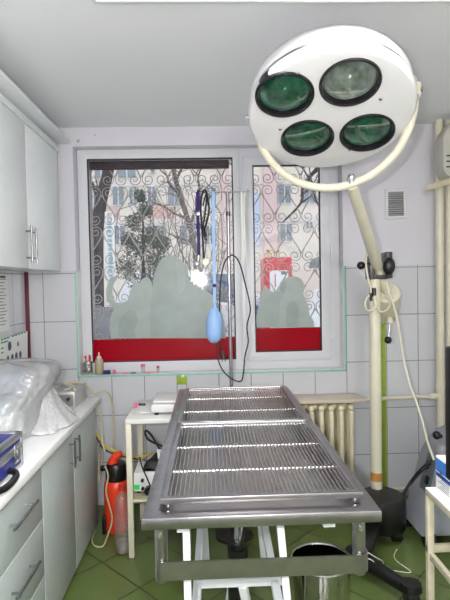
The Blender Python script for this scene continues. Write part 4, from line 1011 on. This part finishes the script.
k = MB().cyl(la_, lb_, .007, seg=10); k.build('lever_rod', MT['chrome'], ol); MB().ball(lb_, .022, 18).build('lever_ball', MT['black'], ol)
# yoke: half ring hanging between the two pivots
YR = P(414.5, 91, Y=LYH+.04); YL = P(254.5, 116, Y=LYH+.24)    # pivots: the right one nearer the room
pc0 = (YR+YL)/2; YA = (YR-YL).normalized(); RYk = (YR-YL).length/2
perp2 = at-pc0; sh = perp2.dot(YA); perp2 = perp2-YA*sh; ry = perp2.length/math.sqrt(1-(sh/RYk)**2); perp2.normalize()
yk = [pc0+YA*RYk*math.cos(a)+perp2*(ry*max(0, math.sin(a))) for a in [PI*i/44 for i in range(45)]]
k = MB().tube(yk, .0175, 14); k.build('yoke', MT['cream'], ol)
for sgn in (1, -1):
    c = pc0+YA*RYk*sgn
    k = MB().cyl(c-YA*sgn*.055, c+YA*sgn*.018, .022, seg=18); k.cyl(c+Vector((0, 0, -.03)), c+Vector((0, 0, .03)), .026, seg=18); k.ball(c+Vector((0, .03, .055)), .024, 16); k.build('pivot', MT['cream'], ol)
    k = MB().cyl(c+YA*sgn*.016, c+YA*sgn*.034, .013, seg=6); k.build('pivot_nut', MT['chrome'], ol)
# head: round face plate, metal band, domed back
hd = MB().lathe([(0, 0), (RF*.93, 0), (RF*.975, -.004), (RF*.995, -.014), (RF, -.028), (RF*.995, -.050), (0, -.050)], LM, 72).build('lamp_head', MT['white'], ol, ang=50)
LENS = ((284.5, 95.3, True, 'left green lens'), (350, 83, False, 'clear lens of the lamp head'), (307.3, 138.5, True, 'lowest green lens'), (367, 133, True, 'right green lens'))
MB().lathe([(RF*.955, -.049), (RF*.975, -.051), (RF*.975, -.073), (RF*.955, -.075)], LM, 72).build('metal_band', MT['alu'], hd)
MB().lathe([(RF*.97, -.072), (RF*.985, -.080), (RF*.98, -.115), (RF*.93, -.155), (RF*.80, -.182), (RF*.55, -.202), (RF*.25, -.212), (0, -.214)], LM, 72).build('dome', MT['white'], hd, ang=60)
k = MB()
k.tube([LM @ Vector((RF*1.06*math.cos(a), RF*1.06*math.sin(a), -.09)) for a in [PI*1.02+PI*.96*i/40 for i in range(41)]], .0055, 8)
for a in (PI*1.02, PI*1.5, PI*1.98): k.cyl(LM @ Vector((RF*.95*math.cos(a), RF*.95*math.sin(a), -.092)), LM @ Vector((RF*1.06*math.cos(a), RF*1.06*math.sin(a), -.09)), .005, seg=8)
k.build('handle_rail', MT['white'], hd)
# lenses
def face_pt(px, py):
    d = ray(px, py); t = (LC-CAM).dot(Nn)/d.dot(Nn); p = CAM+d*t-LC
    return p.dot(Ax), p.dot(Cc)
rl = RF*.342
cut = MB()
for px, py, green, lb in LENS:
    u, v = face_pt(px, py); cut.lathe([(0, -.09), (rl*.9, -.09), (rl*.9, .03), (0, .03)], LM @ Matrix.Translation((u, v, 0)), 48)
cut = cut.build('cutter', MT['white'], ol)
bo = hd.modifiers.new('holes', 'BOOLEAN'); bo.object = cut; bo.operation = 'DIFFERENCE'; bo.solver = 'EXACT'
bpy.context.view_layer.update(); dg = bpy.context.evaluated_depsgraph_get()
me = bpy.data.meshes.new_from_object(hd.evaluated_get(dg)); hd.modifiers.clear(); hd.data = me; me.set_sharp_from_angle(angle=math.radians(40))
bpy.data.objects.remove(cut)
for px, py, green, lb in LENS:
    u, v = face_pt(px, py)
    L2 = LM @ Matrix.Translation((u, v, 0))
    lo = MB().lathe([(rl, -.002), (rl, .004), (rl*.985, .008), (rl*.95, .009), (rl*.905, .005), (rl*.885, -.006), (rl*.885, -.03), (rl*.897, -.045)], L2, 48).build('lens_rim', MT['lensrim'], hd); lo['label'] = lb
    MB().lathe([(0, .004), (rl*.25, .003), (rl*.5, .0), (rl*.72, -.0055), (rl*.86, -.011)], L2, 40).build('lens_glass', MT['greenglass'] if green else MT['clearglass'], hd)
    MB().lathe([(rl*.87, -.018), (rl*.83, -.045), (rl*.74, -.072), (rl*.60, -.096), (rl*.42, -.114), (rl*.2, -.124), (0, -.127)], L2, 40).build('reflector', MT['reflector'], hd)
for px, py in ((297.5, 73.6), (280, 129), (380.5, 98.8), (349.5, 149.5)):
    u, v = face_pt(px, py); MB().lathe([(0, .006), (.006, .005), (.0085, 0)], LM @ Matrix.Translation((u, v, 0)), 12).build('screw', MT['chrome'], hd)
# lamp cable: loops at the joint then down to the right
k = MB().tube(path([(368, 244, LY-.05), (366, 262, LY-.06), (368, 278, LY-.06), (371, 292, LY-.06), (366, 300, LY-.06), (365.5, 307, LY-.06), (370, 311, LY-.06), (377, 304, LY-.06), (374.5, 296, LY-.06), (376, 306, LY-.06), (381, 312, LY-.05), (388, 309, LY-.03), (390, 302, LY-.02), (386, 295, LY-.02)], 8), .0055, 8); k.build('looped_lead', MT['cream'], ol)
k = MB().cyl(P(374, 288, Y=LY-.05), P(374, 296.5, Y=LY-.05), .012, seg=10); k.cyl(P(370.5, 293, Y=LY-.062), P(371.2, 301, Y=LY-.062), .008, seg=10); k.build('black_connector', MT['black'], ol)
k = MB().tube(path([(386, 284, LY-.055), (391, 298, LY-.05), (396, 314, LY-.05), (401, 342, LY-.05), (404, 361, LY-.06), (410, 385, LY-.09), (415, 398, LY-.12), (422, 420, 2.66), (427, 440, 2.64), (434, 460, 2.60)], 8), .0065, 8); k.build('long_lead', MT['cream'], ol)
# white string on the foot beam
sp_ = f1+d_*.35
k = MB().tube(smooth([sp_+Vector((.03, -.035, .02)), sp_+Vector((-.01, -.03, .045)), sp_+Vector((-.05, 0, .035)), sp_+Vector((-.035, .03, .045)), sp_+Vector((.0, .02, .048)), sp_+Vector((.04, .0, .03)), sp_+Vector((.075, .01, .004)), P(382, 568, Z=.004), P(396, 571, Z=.004), P(411, 572, Z=.004), P(398, 562, Z=.004), P(394, 556, Z=.004), P(397, 549, Z=.004)], 8), .0022, 6)
tag(k.build('white_string', MT['gaunt']), 'loose white string over the black foot of the lamp and on the floor', 'string')
# =============================================================== outdoors
GZ = -.55
struct('ground_outside', MB().box(-45, 45, DW, 60, GZ-.2, GZ), MT['snow'])
# wrought-iron grille of hearts, fixed outside the opening
IYg = D+.43
gk = MB(); s_k = thing('window_grille', 'wrought iron scrollwork grille outside the window', 'grille', (0, IYg, OZ0))
k = MB(); rb = .007
k.box(OX0+.002, OX1-.002, IYg-.006, IYg+.006, OZ0+.015, OZ0+.03); k.box(OX0+.002, OX1-.002, IYg-.006, IYg+.006, OZ1-.03, OZ1-.015)
for x in (OX0+.012, OX1-.012): k.box(x-.008, x+.008, IYg-.006, IYg+.006, OZ0+.0, OZ1)
k.build('grille_frame', MT['iron'], s_k)
pitch = P(155.4, 180, Y=IYg).x-P(128.6, 180, Y=IYg).x
x0 = P(101, 180, Y=IYg).x; zA = P(120, 180, Y=IYg).z; vp = P(120, 180, Y=IYg).z-P(120, 219.5, Y=IYg).z
def heart(cx, cz, up, w, h):
    """two mirrored scroll halves; up=-1: apex at top, scrolls below"""
    for sx in (-1, 1):
        pts = [(0, h*1.0), (w*.10, h*.80), (w*.27, h*.52), (w*.42, h*.25), (w*.48, h*.02)]
        cxs, czs, r0 = w*.255, 0, w*.225
        for i in range(1, 22):
            a = -i*2*PI*1.45/21; r = r0*(1-.78*i/21)
            pts.append((cxs+r*math.cos(a), czs+r*math.sin(a)))
        gk.tube(smooth([(cx+sx*px, IYg, cz-up*pz) for px, pz in pts], 2), .0034, 5, caps=True)
nx0 = int((OX0-x0)/pitch)-1
for r in range(-1, 5):
    z = zA-vp*r
    for i in range(nx0, nx0+11):
        for (xx, zz, up, hh) in ((x0+i*pitch, z, -1, .62*vp), (x0+(i+.5)*pitch, z-.315*vp, 1, .62*vp)):
            heart(xx, zz, up, pitch*.98, hh)
gk.build('scrollwork', MT['iron'], s_k)
# dark board over the left part of the opening, outside
p0 = P(86, 150, Y=4.1); p1 = P(228, 167, Y=4.1)
p0 = P(86, 150, Y=3.53); p1 = P(229, 167.3, Y=3.53)
tag(MB().box(OX0+.004, p1.x, 3.53, 3.57, p1.z, OZ1).build('shutter_board', MT['wine']), 'dark wine coloured board outside across the top of the wide pane', 'board')
# grey concrete post panel left
a = P(90, 307.5, Y=5.2); b = P(113, 345, Y=5.2)
tag(MB().box(a.x-.8, b.x+.05, 5.2, 5.32, GZ, a.z).build('parapet_panel', MT['panel']), 'low grey concrete panel outside behind the frosted cat', 'panel')
# apartment building across the yard
BY = 34.
bd = thing('apartment_building', 'beige apartment building with pink bands across the yard', 'building', (0, BY, GZ))
bl0 = P(60, 200, Y=BY).x; br0 = P(345, 200, Y=BY).x; bz = P(150, 60, Y=BY).z
MB().box(bl0, br0, BY, BY+9, GZ, bz).build('wall', MT['facade'], bd)
def onf(x0, x1, y0, y1, dep, m, name, Y=BY):
    a = P(x0, y0, Y=Y); b = P(x1, y1, Y=Y)
    return MB().box(a.x, b.x, Y-dep, Y+.02, min(a.z, b.z), max(a.z, b.z)).build(name, m, bd)
for x0_, x1_ in ((261, 278), (219, 229)): onf(x0_, x1_, 60, 300, .25, MT['facadepink'], 'pink_band')
onf(148, 176, 204, 222, .05, mat('brick_pink', (206, 170, 160), .9, var=.1, scale=6), 'brick_panel'); onf(88, 120, 206, 222, .05, mat('brick_rose', (200, 176, 168), .9, var=.1, scale=6), 'brick_panel')
ws = [(95, 108, 168, 178), (118, 136, 168, 178), (89, 98, 187, 206), (113, 124, 187, 205), (130, 137, 188, 205), (148, 156, 187, 206), (168, 182, 187, 206), (147, 165, 226, 244), (180, 196, 226, 244), (195, 219, 164, 168), (205, 216, 188, 206), (204, 216, 226, 244), (278, 290.5, 186, 203), (280, 291.5, 224, 241), (306, 312, 222, 228), (298, 313, 150, 166), (278, 291, 146, 164), (302, 316, 186, 203), (114, 126, 226, 244), (246, 253, 186, 203), (246, 253, 224, 241)]
for a_, b_, c_, d_ in ws:
    fr_ = onf(a_-.8, b_+.8, c_-.8, d_+.8, .12, MT['white'], 'window_frame')
    p0 = P(a_, c_, Y=BY); p1 = P(b_, d_, Y=BY); xm = (p0.x+p1.x)/2
    k = MB().box(p0.x, xm-.05, BY-.17, BY-.1, p1.z, p0.z); k.box(xm+.05, p1.x, BY-.17, BY-.1, p1.z, p0.z); k.build('window_pane', MT['dark'], fr_)
for x, y in ((152.6, 170.5),):
    o = onf(x-3, x+3, y-3, y+3, .4, MT['white'], 'air_conditioner'); p = P(x, y, Y=BY-.42); MB().lathe([(0, 0), (.15, 0)], Matrix.Translation(p) @ Matrix.Rotation(PI/2, 4, 'X'), 16).build('fan_grille', MT['acgrey'], o)
# pale blue low block left of the pink band and white cornice lines
onf(244, 260, 194, 245, .12, mat('pale_blue_render', (190, 200, 222), .9), 'pale_blue_panel')
for y in (183, 221): onf(60, 345, y-.6, y+.4, .10, mat('string_course_%d' % y, (214, 204, 200), .9), 'string_course')
# trees
def limb(k, a, b, r0, r1, n=4, jit=.06, seed=0):
    rnd = random.Random(seed); a = Vector(a); b = Vector(b); L = (b-a).length
    pts = [a+(b-a)*i/n+Vector((rnd.uniform(-1, 1), rnd.uniform(-1, 1), 0))*jit*L*(0 < i < n) for i in range(n+1)]
    pp = smooth(pts, 4); k.tube(pp, [r0+(r1-r0)*i/(len(pp)-1) for i in range(len(pp))], 8); return pts
def pt_(x, y, Y): return P(x, y, Y=Y)
def tree(label, trunk, branches, Y, r, m, seed, ntw):
    t = thing('bare_tree', label, 'tree', (trunk[0].x, Y, GZ))
    k = MB(); pp = smooth(trunk, 6); k.tube(pp, [r*(1-.35*i/len(pp)) for i in range(len(pp))], 10); k.build('trunk', m, t)
    k = MB(); rnd = random.Random(seed)
    for i, (a, b, rr) in enumerate(branches):
        pts = limb(k, a, b, rr, rr*.35, 4, .06, seed+i)
        for j in range(ntw):
            p = pts[1+j % 4]; q = p+Vector((rnd.uniform(-.8, .8), rnd.uniform(-.4, .4), rnd.uniform(.1, .9)))*((b-a).length*.35)
            limb(k, p, q, rr*.4, rr*.12, 3, .1, seed*7+i*11+j)
    k.build('branches', m, t)
Y = 7.5
tr_ = [Vector((pt_(97, 330, Y).x, Y, GZ)), pt_(97, 250, Y), pt_(100.5, 205, Y), pt_(108, 172, Y), pt_(113, 140, Y), pt_(117, 100, Y)]
tree('thick dark leaning tree trunk outside at the left of the wide pane', tr_, [(pt_(109, 168, Y), pt_(140, 120, Y), .05), (pt_(101, 205, Y), pt_(84, 150, Y), .04), (pt_(112, 150, Y), pt_(96, 110, Y), .04)], Y, .105, MT['bark'], 3, 5)
Y = 9.
tr_ = [Vector((pt_(199, 330, Y).x, Y, GZ)), pt_(198, 270, Y), pt_(193, 240, Y), pt_(188, 220, Y), pt_(180, 195, Y), pt_(174, 172, Y), pt_(170, 140, Y)]
tree('slender bare tree with crossing branches outside behind the hanging lanyard', tr_, [(pt_(190, 224, Y), pt_(206, 160, Y), .035), (pt_(188, 220, Y), pt_(164, 207, Y), .03), (pt_(193, 240, Y), pt_(215, 190, Y), .03), (pt_(180, 195, Y), pt_(160, 170, Y), .03), (pt_(176, 180, Y), pt_(196, 150, Y), .03), (pt_(194, 244, Y), pt_(172, 235, Y), .025), (pt_(164, 207, Y), pt_(148, 200, Y), .02)], Y, .06, MT['twig'], 5, 6)
Y = 6.
tr_ = [Vector((pt_(330, 330, Y).x, Y, GZ)), pt_(335, 240, Y), pt_(333, 170, Y), pt_(330, 120, Y)]
tree('bare tree right of the narrow pane with dark slanting branches', tr_, [(pt_(334, 150, Y), pt_(283, 222, Y), .03), (pt_(333, 170, Y), pt_(300, 196, Y), .022), (pt_(334, 215, Y), pt_(300, 160, Y), .02), (pt_(334, 240, Y), pt_(309, 166, Y), .018)], Y, .09, MT['bark'], 9, 3)
# evergreen shrub
sh = thing('evergreen_shrub', 'dark evergreen shrub outside behind the frosted cat and dog', 'shrub', (P(142, 330, Y=8.6).x, 8.6, GZ))
rnd = random.Random(4); k = MB()
BL = ((134, 222, 9), (145, 210, 8), (151, 236, 12), (137, 248, 13), (156, 262, 13), (126, 268, 12), (143, 282, 16), (163, 244, 8), (128, 240, 8), (140, 196, 6))
for i in range(2600):
    bx_, by_, br_ = BL[i % len(BL)]; dv_ = Vector((rnd.gauss(0, 1), rnd.gauss(0, 1), rnd.gauss(0, 1))).normalized()*rnd.random()**.5
    c = P(bx_, by_, Y=8.6)+Vector((dv_.x*br_, dv_.y*br_, dv_.z*br_*1.1))*8.6/F
    d1 = Vector((rnd.uniform(-1, 1), rnd.uniform(-1, 1), rnd.uniform(-.6, 1))).normalized()*.042; d2 = d1.cross(Vector((rnd.uniform(-1, 1), rnd.uniform(-1, 1), .3))).normalized()*.014
    k.poly3([c-d1, c+d2, c+d1, c-d2])
o = k.build('foliage', MT['leaf'], sh)
k = MB(); b = Vector((P(142, 330, Y=8.6).x, 8.6, GZ)); tp = P(143, 205, Y=8.6)
k.tube([b, (b+tp)/2, tp], [.06, .04, .01], 8)
for i in range(14):
    p = b+(tp-b)*(.3+.65*i/14); k.tube([p, p+Vector((rnd.uniform(-.35, .35), rnd.uniform(-.3, .3), .25))], [.014, .005], 5)
k.build('stem', MT['bark'], sh)
# bare thicket between the evergreen and the slender tree
th_ = thing('bare_thicket', 'tangled bare grey-brown thicket outside above the frosted dog', 'bush', (P(180, 330, Y=10).x, 10, GZ))
k = MB(); rnd = random.Random(12); b0 = P(180, 320, Y=10)
for i in range(46):
    bx_ = b0.x+rnd.uniform(-.9, .9); by_ = 10+rnd.uniform(-.3, .5)
    a = Vector((bx_, by_, GZ)); top = P(rnd.uniform(118, 232), rnd.uniform(192, 262), Y=by_)
    pts = limb(k, a, top, .018, .005, 4, .09, 300+i)
    for j in range(5):
        p = pts[1+j % 4]; q = p+Vector((rnd.uniform(-.5, .5), rnd.uniform(-.2, .2), rnd.uniform(.05, .6))); limb(k, p, q, .008, .003, 3, .12, 900+i*7+j)
k.build('stems', MT['twig'], th_)
# white ladder-like rack with pale blue panels
Y = 6.6
a = P(106.2, 212, Y=Y); b = P(114.6, 278, Y=Y)
rk = thing('ladder_rack', 'white ladder-like rack with pale blue panels outside beside the dark tree trunk', 'rack', ((a.x+b.x)/2, Y, GZ))
k = MB()
for xx in (P(106.6, 240, Y=Y).x, P(113.8, 240, Y=Y).x): k.box(xx-.012, xx+.012, Y-.012, Y+.012, GZ, a.z)
n = 15
for i in range(n+1):
    z = b.z+(a.z-b.z)*i/n; k.box(a.x, P(114, 240, Y=Y).x, Y-.008, Y+.008, z-.008, z+.008)
k.build('frame', MT['white'], rk)
MB().box(P(108.2, 240, Y=Y).x, P(111.5, 240, Y=Y).x, Y+.012, Y+.02, b.z, a.z-.1).build('blue_panel', MT['skyblue'], rk)
# vehicles
def car(name, label, cat, x0, x1, y0, y1, z1, body, van=False, glass='dark'):
    """side-on body: profile across X, with windows and wheels"""
    c = thing(name, label, cat, ((x0+x1)/2, (y0+y1)/2, GZ)); L = x1-x0; z0 = GZ+.28; h = z1-z0
    prof = [(0, 0), (1, 0), (1, .45), (.97, .52), (.80, .56), (.68, .97), (.62, 1), (.25, 1), (.18, .97), (.06, .55), (0, .5)] if not van else [(0, 0), (1, 0), (1, .40), (.96, .52), (.84, .95), (.80, 1), (.03, 1), (0, .96)]
    MB().prism([(x0+L*u, z0+h*v) for u, v in prof], y1-y0, Matrix(((1, 0, 0, 0), (0, 0, -1, y1), (0, 1, 0, 0), (0, 0, 0, 1))), .04).build('body', body, c)
    wq = [(.24, .60), (.74, .60), (.64, .93), (.27, .93)] if not van else [(.62, .55), (.90, .55), (.80, .9), (.62, .9)]
    MB().prism([(x0+L*u, z0+h*v) for u, v in wq], .02, Matrix(((1, 0, 0, 0), (0, 0, -1, y0+.008), (0, 1, 0, 0), (0, 0, 0, 1)))).build('side_window', MT['dark'], c)
    for u in (.2, .8):
        for yy in (y0+.1, y1-.1): MB().cyl((x0+L*u, yy-.1, GZ+.31), (x0+L*u, yy+.1, GZ+.31), .31, seg=24).build('wheel', MT['tyre'], c)
    return c
vy = 11.0
vx0 = P(264, 280, Y=vy).x; vx1 = P(292.5, 280, Y=vy).x; vz = P(278, 257, Y=vy).z
v = thing('red_kiosk', 'red upright kiosk with a white front panel seen through the narrow pane', 'kiosk', ((vx0+vx1)/2, vy+.4, GZ))
k = MB().box(vx0, vx1, vy, vy+.8, GZ, vz, .05, 3); k.build('body', MT['vanred'], v)
a = P(269.5, 270.5, Y=vy); b = P(288.5, 297, Y=vy); MB().box(a.x, b.x, vy-.02, vy+.01, GZ+.45, a.z, .008).build('white_panel', MT['white'], v)
a2 = P(274.5, 274, Y=vy); b2 = P(275.7, 287, Y=vy); MB().box(a2.x, b2.x, vy-.03, vy-.019, b2.z, a2.z).build('red_strip', MT['vanred'], v)
a2 = P(281, 271.5, Y=vy); b2 = P(286.5, 274.5, Y=vy); MB().box(a2.x, b2.x, vy-.03, vy-.019, b2.z, a2.z).build('printed_mark', MT['acgrey'], v)
k = MB(); ya_ = mat('yellow_rack', (214, 176, 84), .5)
for x in (268, 278.5): q = P(x, 252, Y=vy); k.box(q.x-.02, q.x+.02, vy, vy+.04, vz-.02, q.z+.05)
q0 = P(266, 252, Y=vy); q1 = P(279.5, 252, Y=vy); k.box(q0.x, q1.x, vy, vy+.04, q0.z, q0.z+.05); k.build('yellow_bracket', ya_, v)
car('parked_car', 'blue parked car left of the red kiosk', 'car', P(262, 290, Y=17).x-3.8, P(262, 290, Y=17).x, 17, 18.6, P(255, 279, Y=17).z, MT['carblue'])
car('parked_car', 'white parked car outside right of the red kiosk', 'car', P(296, 290, Y=8.8).x, P(296, 290, Y=8.8).x+3.6, 8.8, 10.4, P(305, 289, Y=8.8).z, MT['carwhite'])
car('parked_car', 'white parked car outside above the frosted cat back', 'car', P(112, 290, Y=14).x-.3, P(112, 290, Y=14).x+3.6, 14.6, 16.2, P(130, 272, Y=14.6).z, MT['carwhite'])
car('parked_car', 'blue parked car outside at the left end of the wide pane', 'car', P(106, 290, Y=10).x-3.9, P(106, 290, Y=10).x, 10, 11.7, P(98, 286, Y=10).z, MT['carblue'])
car('parked_car', 'dark grey parked car far outside behind the white car on the right', 'car', P(302, 262, Y=20).x, P(302, 262, Y=20).x+4.2, 20, 21.7, P(310, 255, Y=20).z, MT['acgrey'])
car('parked_car', 'white parked car outside behind the blue rubber bulb', 'car', P(190, 280, Y=19).x-.6, P(190, 280, Y=19).x+3.4, 19, 20.7, P(210, 270, Y=19).z, MT['carwhite'])
# low wall far right
a = P(292, 288, Y=13); tag(MB().box(a.x, a.x+5, 13.2, 13.5, GZ, P(300, 268, Y=13).z).build('yard_wall', MT['facade']), 'low pale yard wall outside behind the white car on the right', 'wall')

# ================================================================= lights
wd = bpy.data.worlds.new('sky'); S.world = wd; wd.use_nodes = True
nt = wd.node_tree; nt.nodes.clear()
bg = nt.nodes.new('ShaderNodeBackground'); ow = nt.nodes.new('ShaderNodeOutputWorld'); nt.links.new(bg.outputs[0], ow.inputs[0])
tc = nt.nodes.new('ShaderNodeTexCoord'); sx = nt.nodes.new('ShaderNodeSeparateXYZ'); nt.links.new(tc.outputs['Generated'], sx.inputs[0])
cr = nt.nodes.new('ShaderNodeValToRGB'); nt.links.new(sx.outputs['Z'], cr.inputs[0])
cr.color_ramp.elements[0].color = (.86, .88, .92, 1); cr.color_ramp.elements[1].color = (.80, .87, 1.0, 1)
nt.links.new(cr.outputs[0], bg.inputs[0]); bg.inputs[1].default_value = SKY
def light(name, typ, loc, energy, rot=None, **kw):
    l = bpy.data.lights.new(name, typ); l.energy = energy
    for a, b in kw.items(): setattr(l, a, b)
    o = bpy.data.objects.new(name, l); C.objects.link(o); o.location = loc
    if rot: o.rotation_euler = rot
    return o
light('fluorescent_glow', 'AREA', ((lx0+lx1)/2, (ly0+ly1)/2, 2.488), CEIL, None, shape='RECTANGLE', spread=math.radians(115), size=1.2, size_y=.36, color=(.96, .98, 1.0))
light('low_fill_light', 'POINT', (-.18, -.5, 1.62), FILL, None, shadow_soft_size=.09, color=(1, .98, .96))  # added fill behind the camera, no lamp there; lifts walls and ceiling
light('upper_fill_light', 'POINT', (.585, -1.0, 2.2), 76, None, shadow_soft_size=.08, color=(1, .98, .96))  # added fill for upper cabinets and ceiling; reflection hidden behind the mullion
light('camera_flash', 'SPOT', CAM+CM @ Vector((-.11, .05, .0)), FLASH, (CM @ Matrix.Rotation(0, 3, 'X')).to_euler(), shadow_soft_size=.016, spot_size=math.radians(110), spot_blend=.6, color=(1, .985, .97))
S.view_settings.view_transform = 'Standard'; S.view_settings.look = 'None'; S.view_settings.gamma = 1; S.view_settings.use_curve_mapping = False
S.view_settings.exposure = EXPO
S.cycles.use_denoising = True
S.cycles.max_bounces = 10; S.cycles.transparent_max_bounces = 24; S.cycles.sample_clamp_indirect = 6
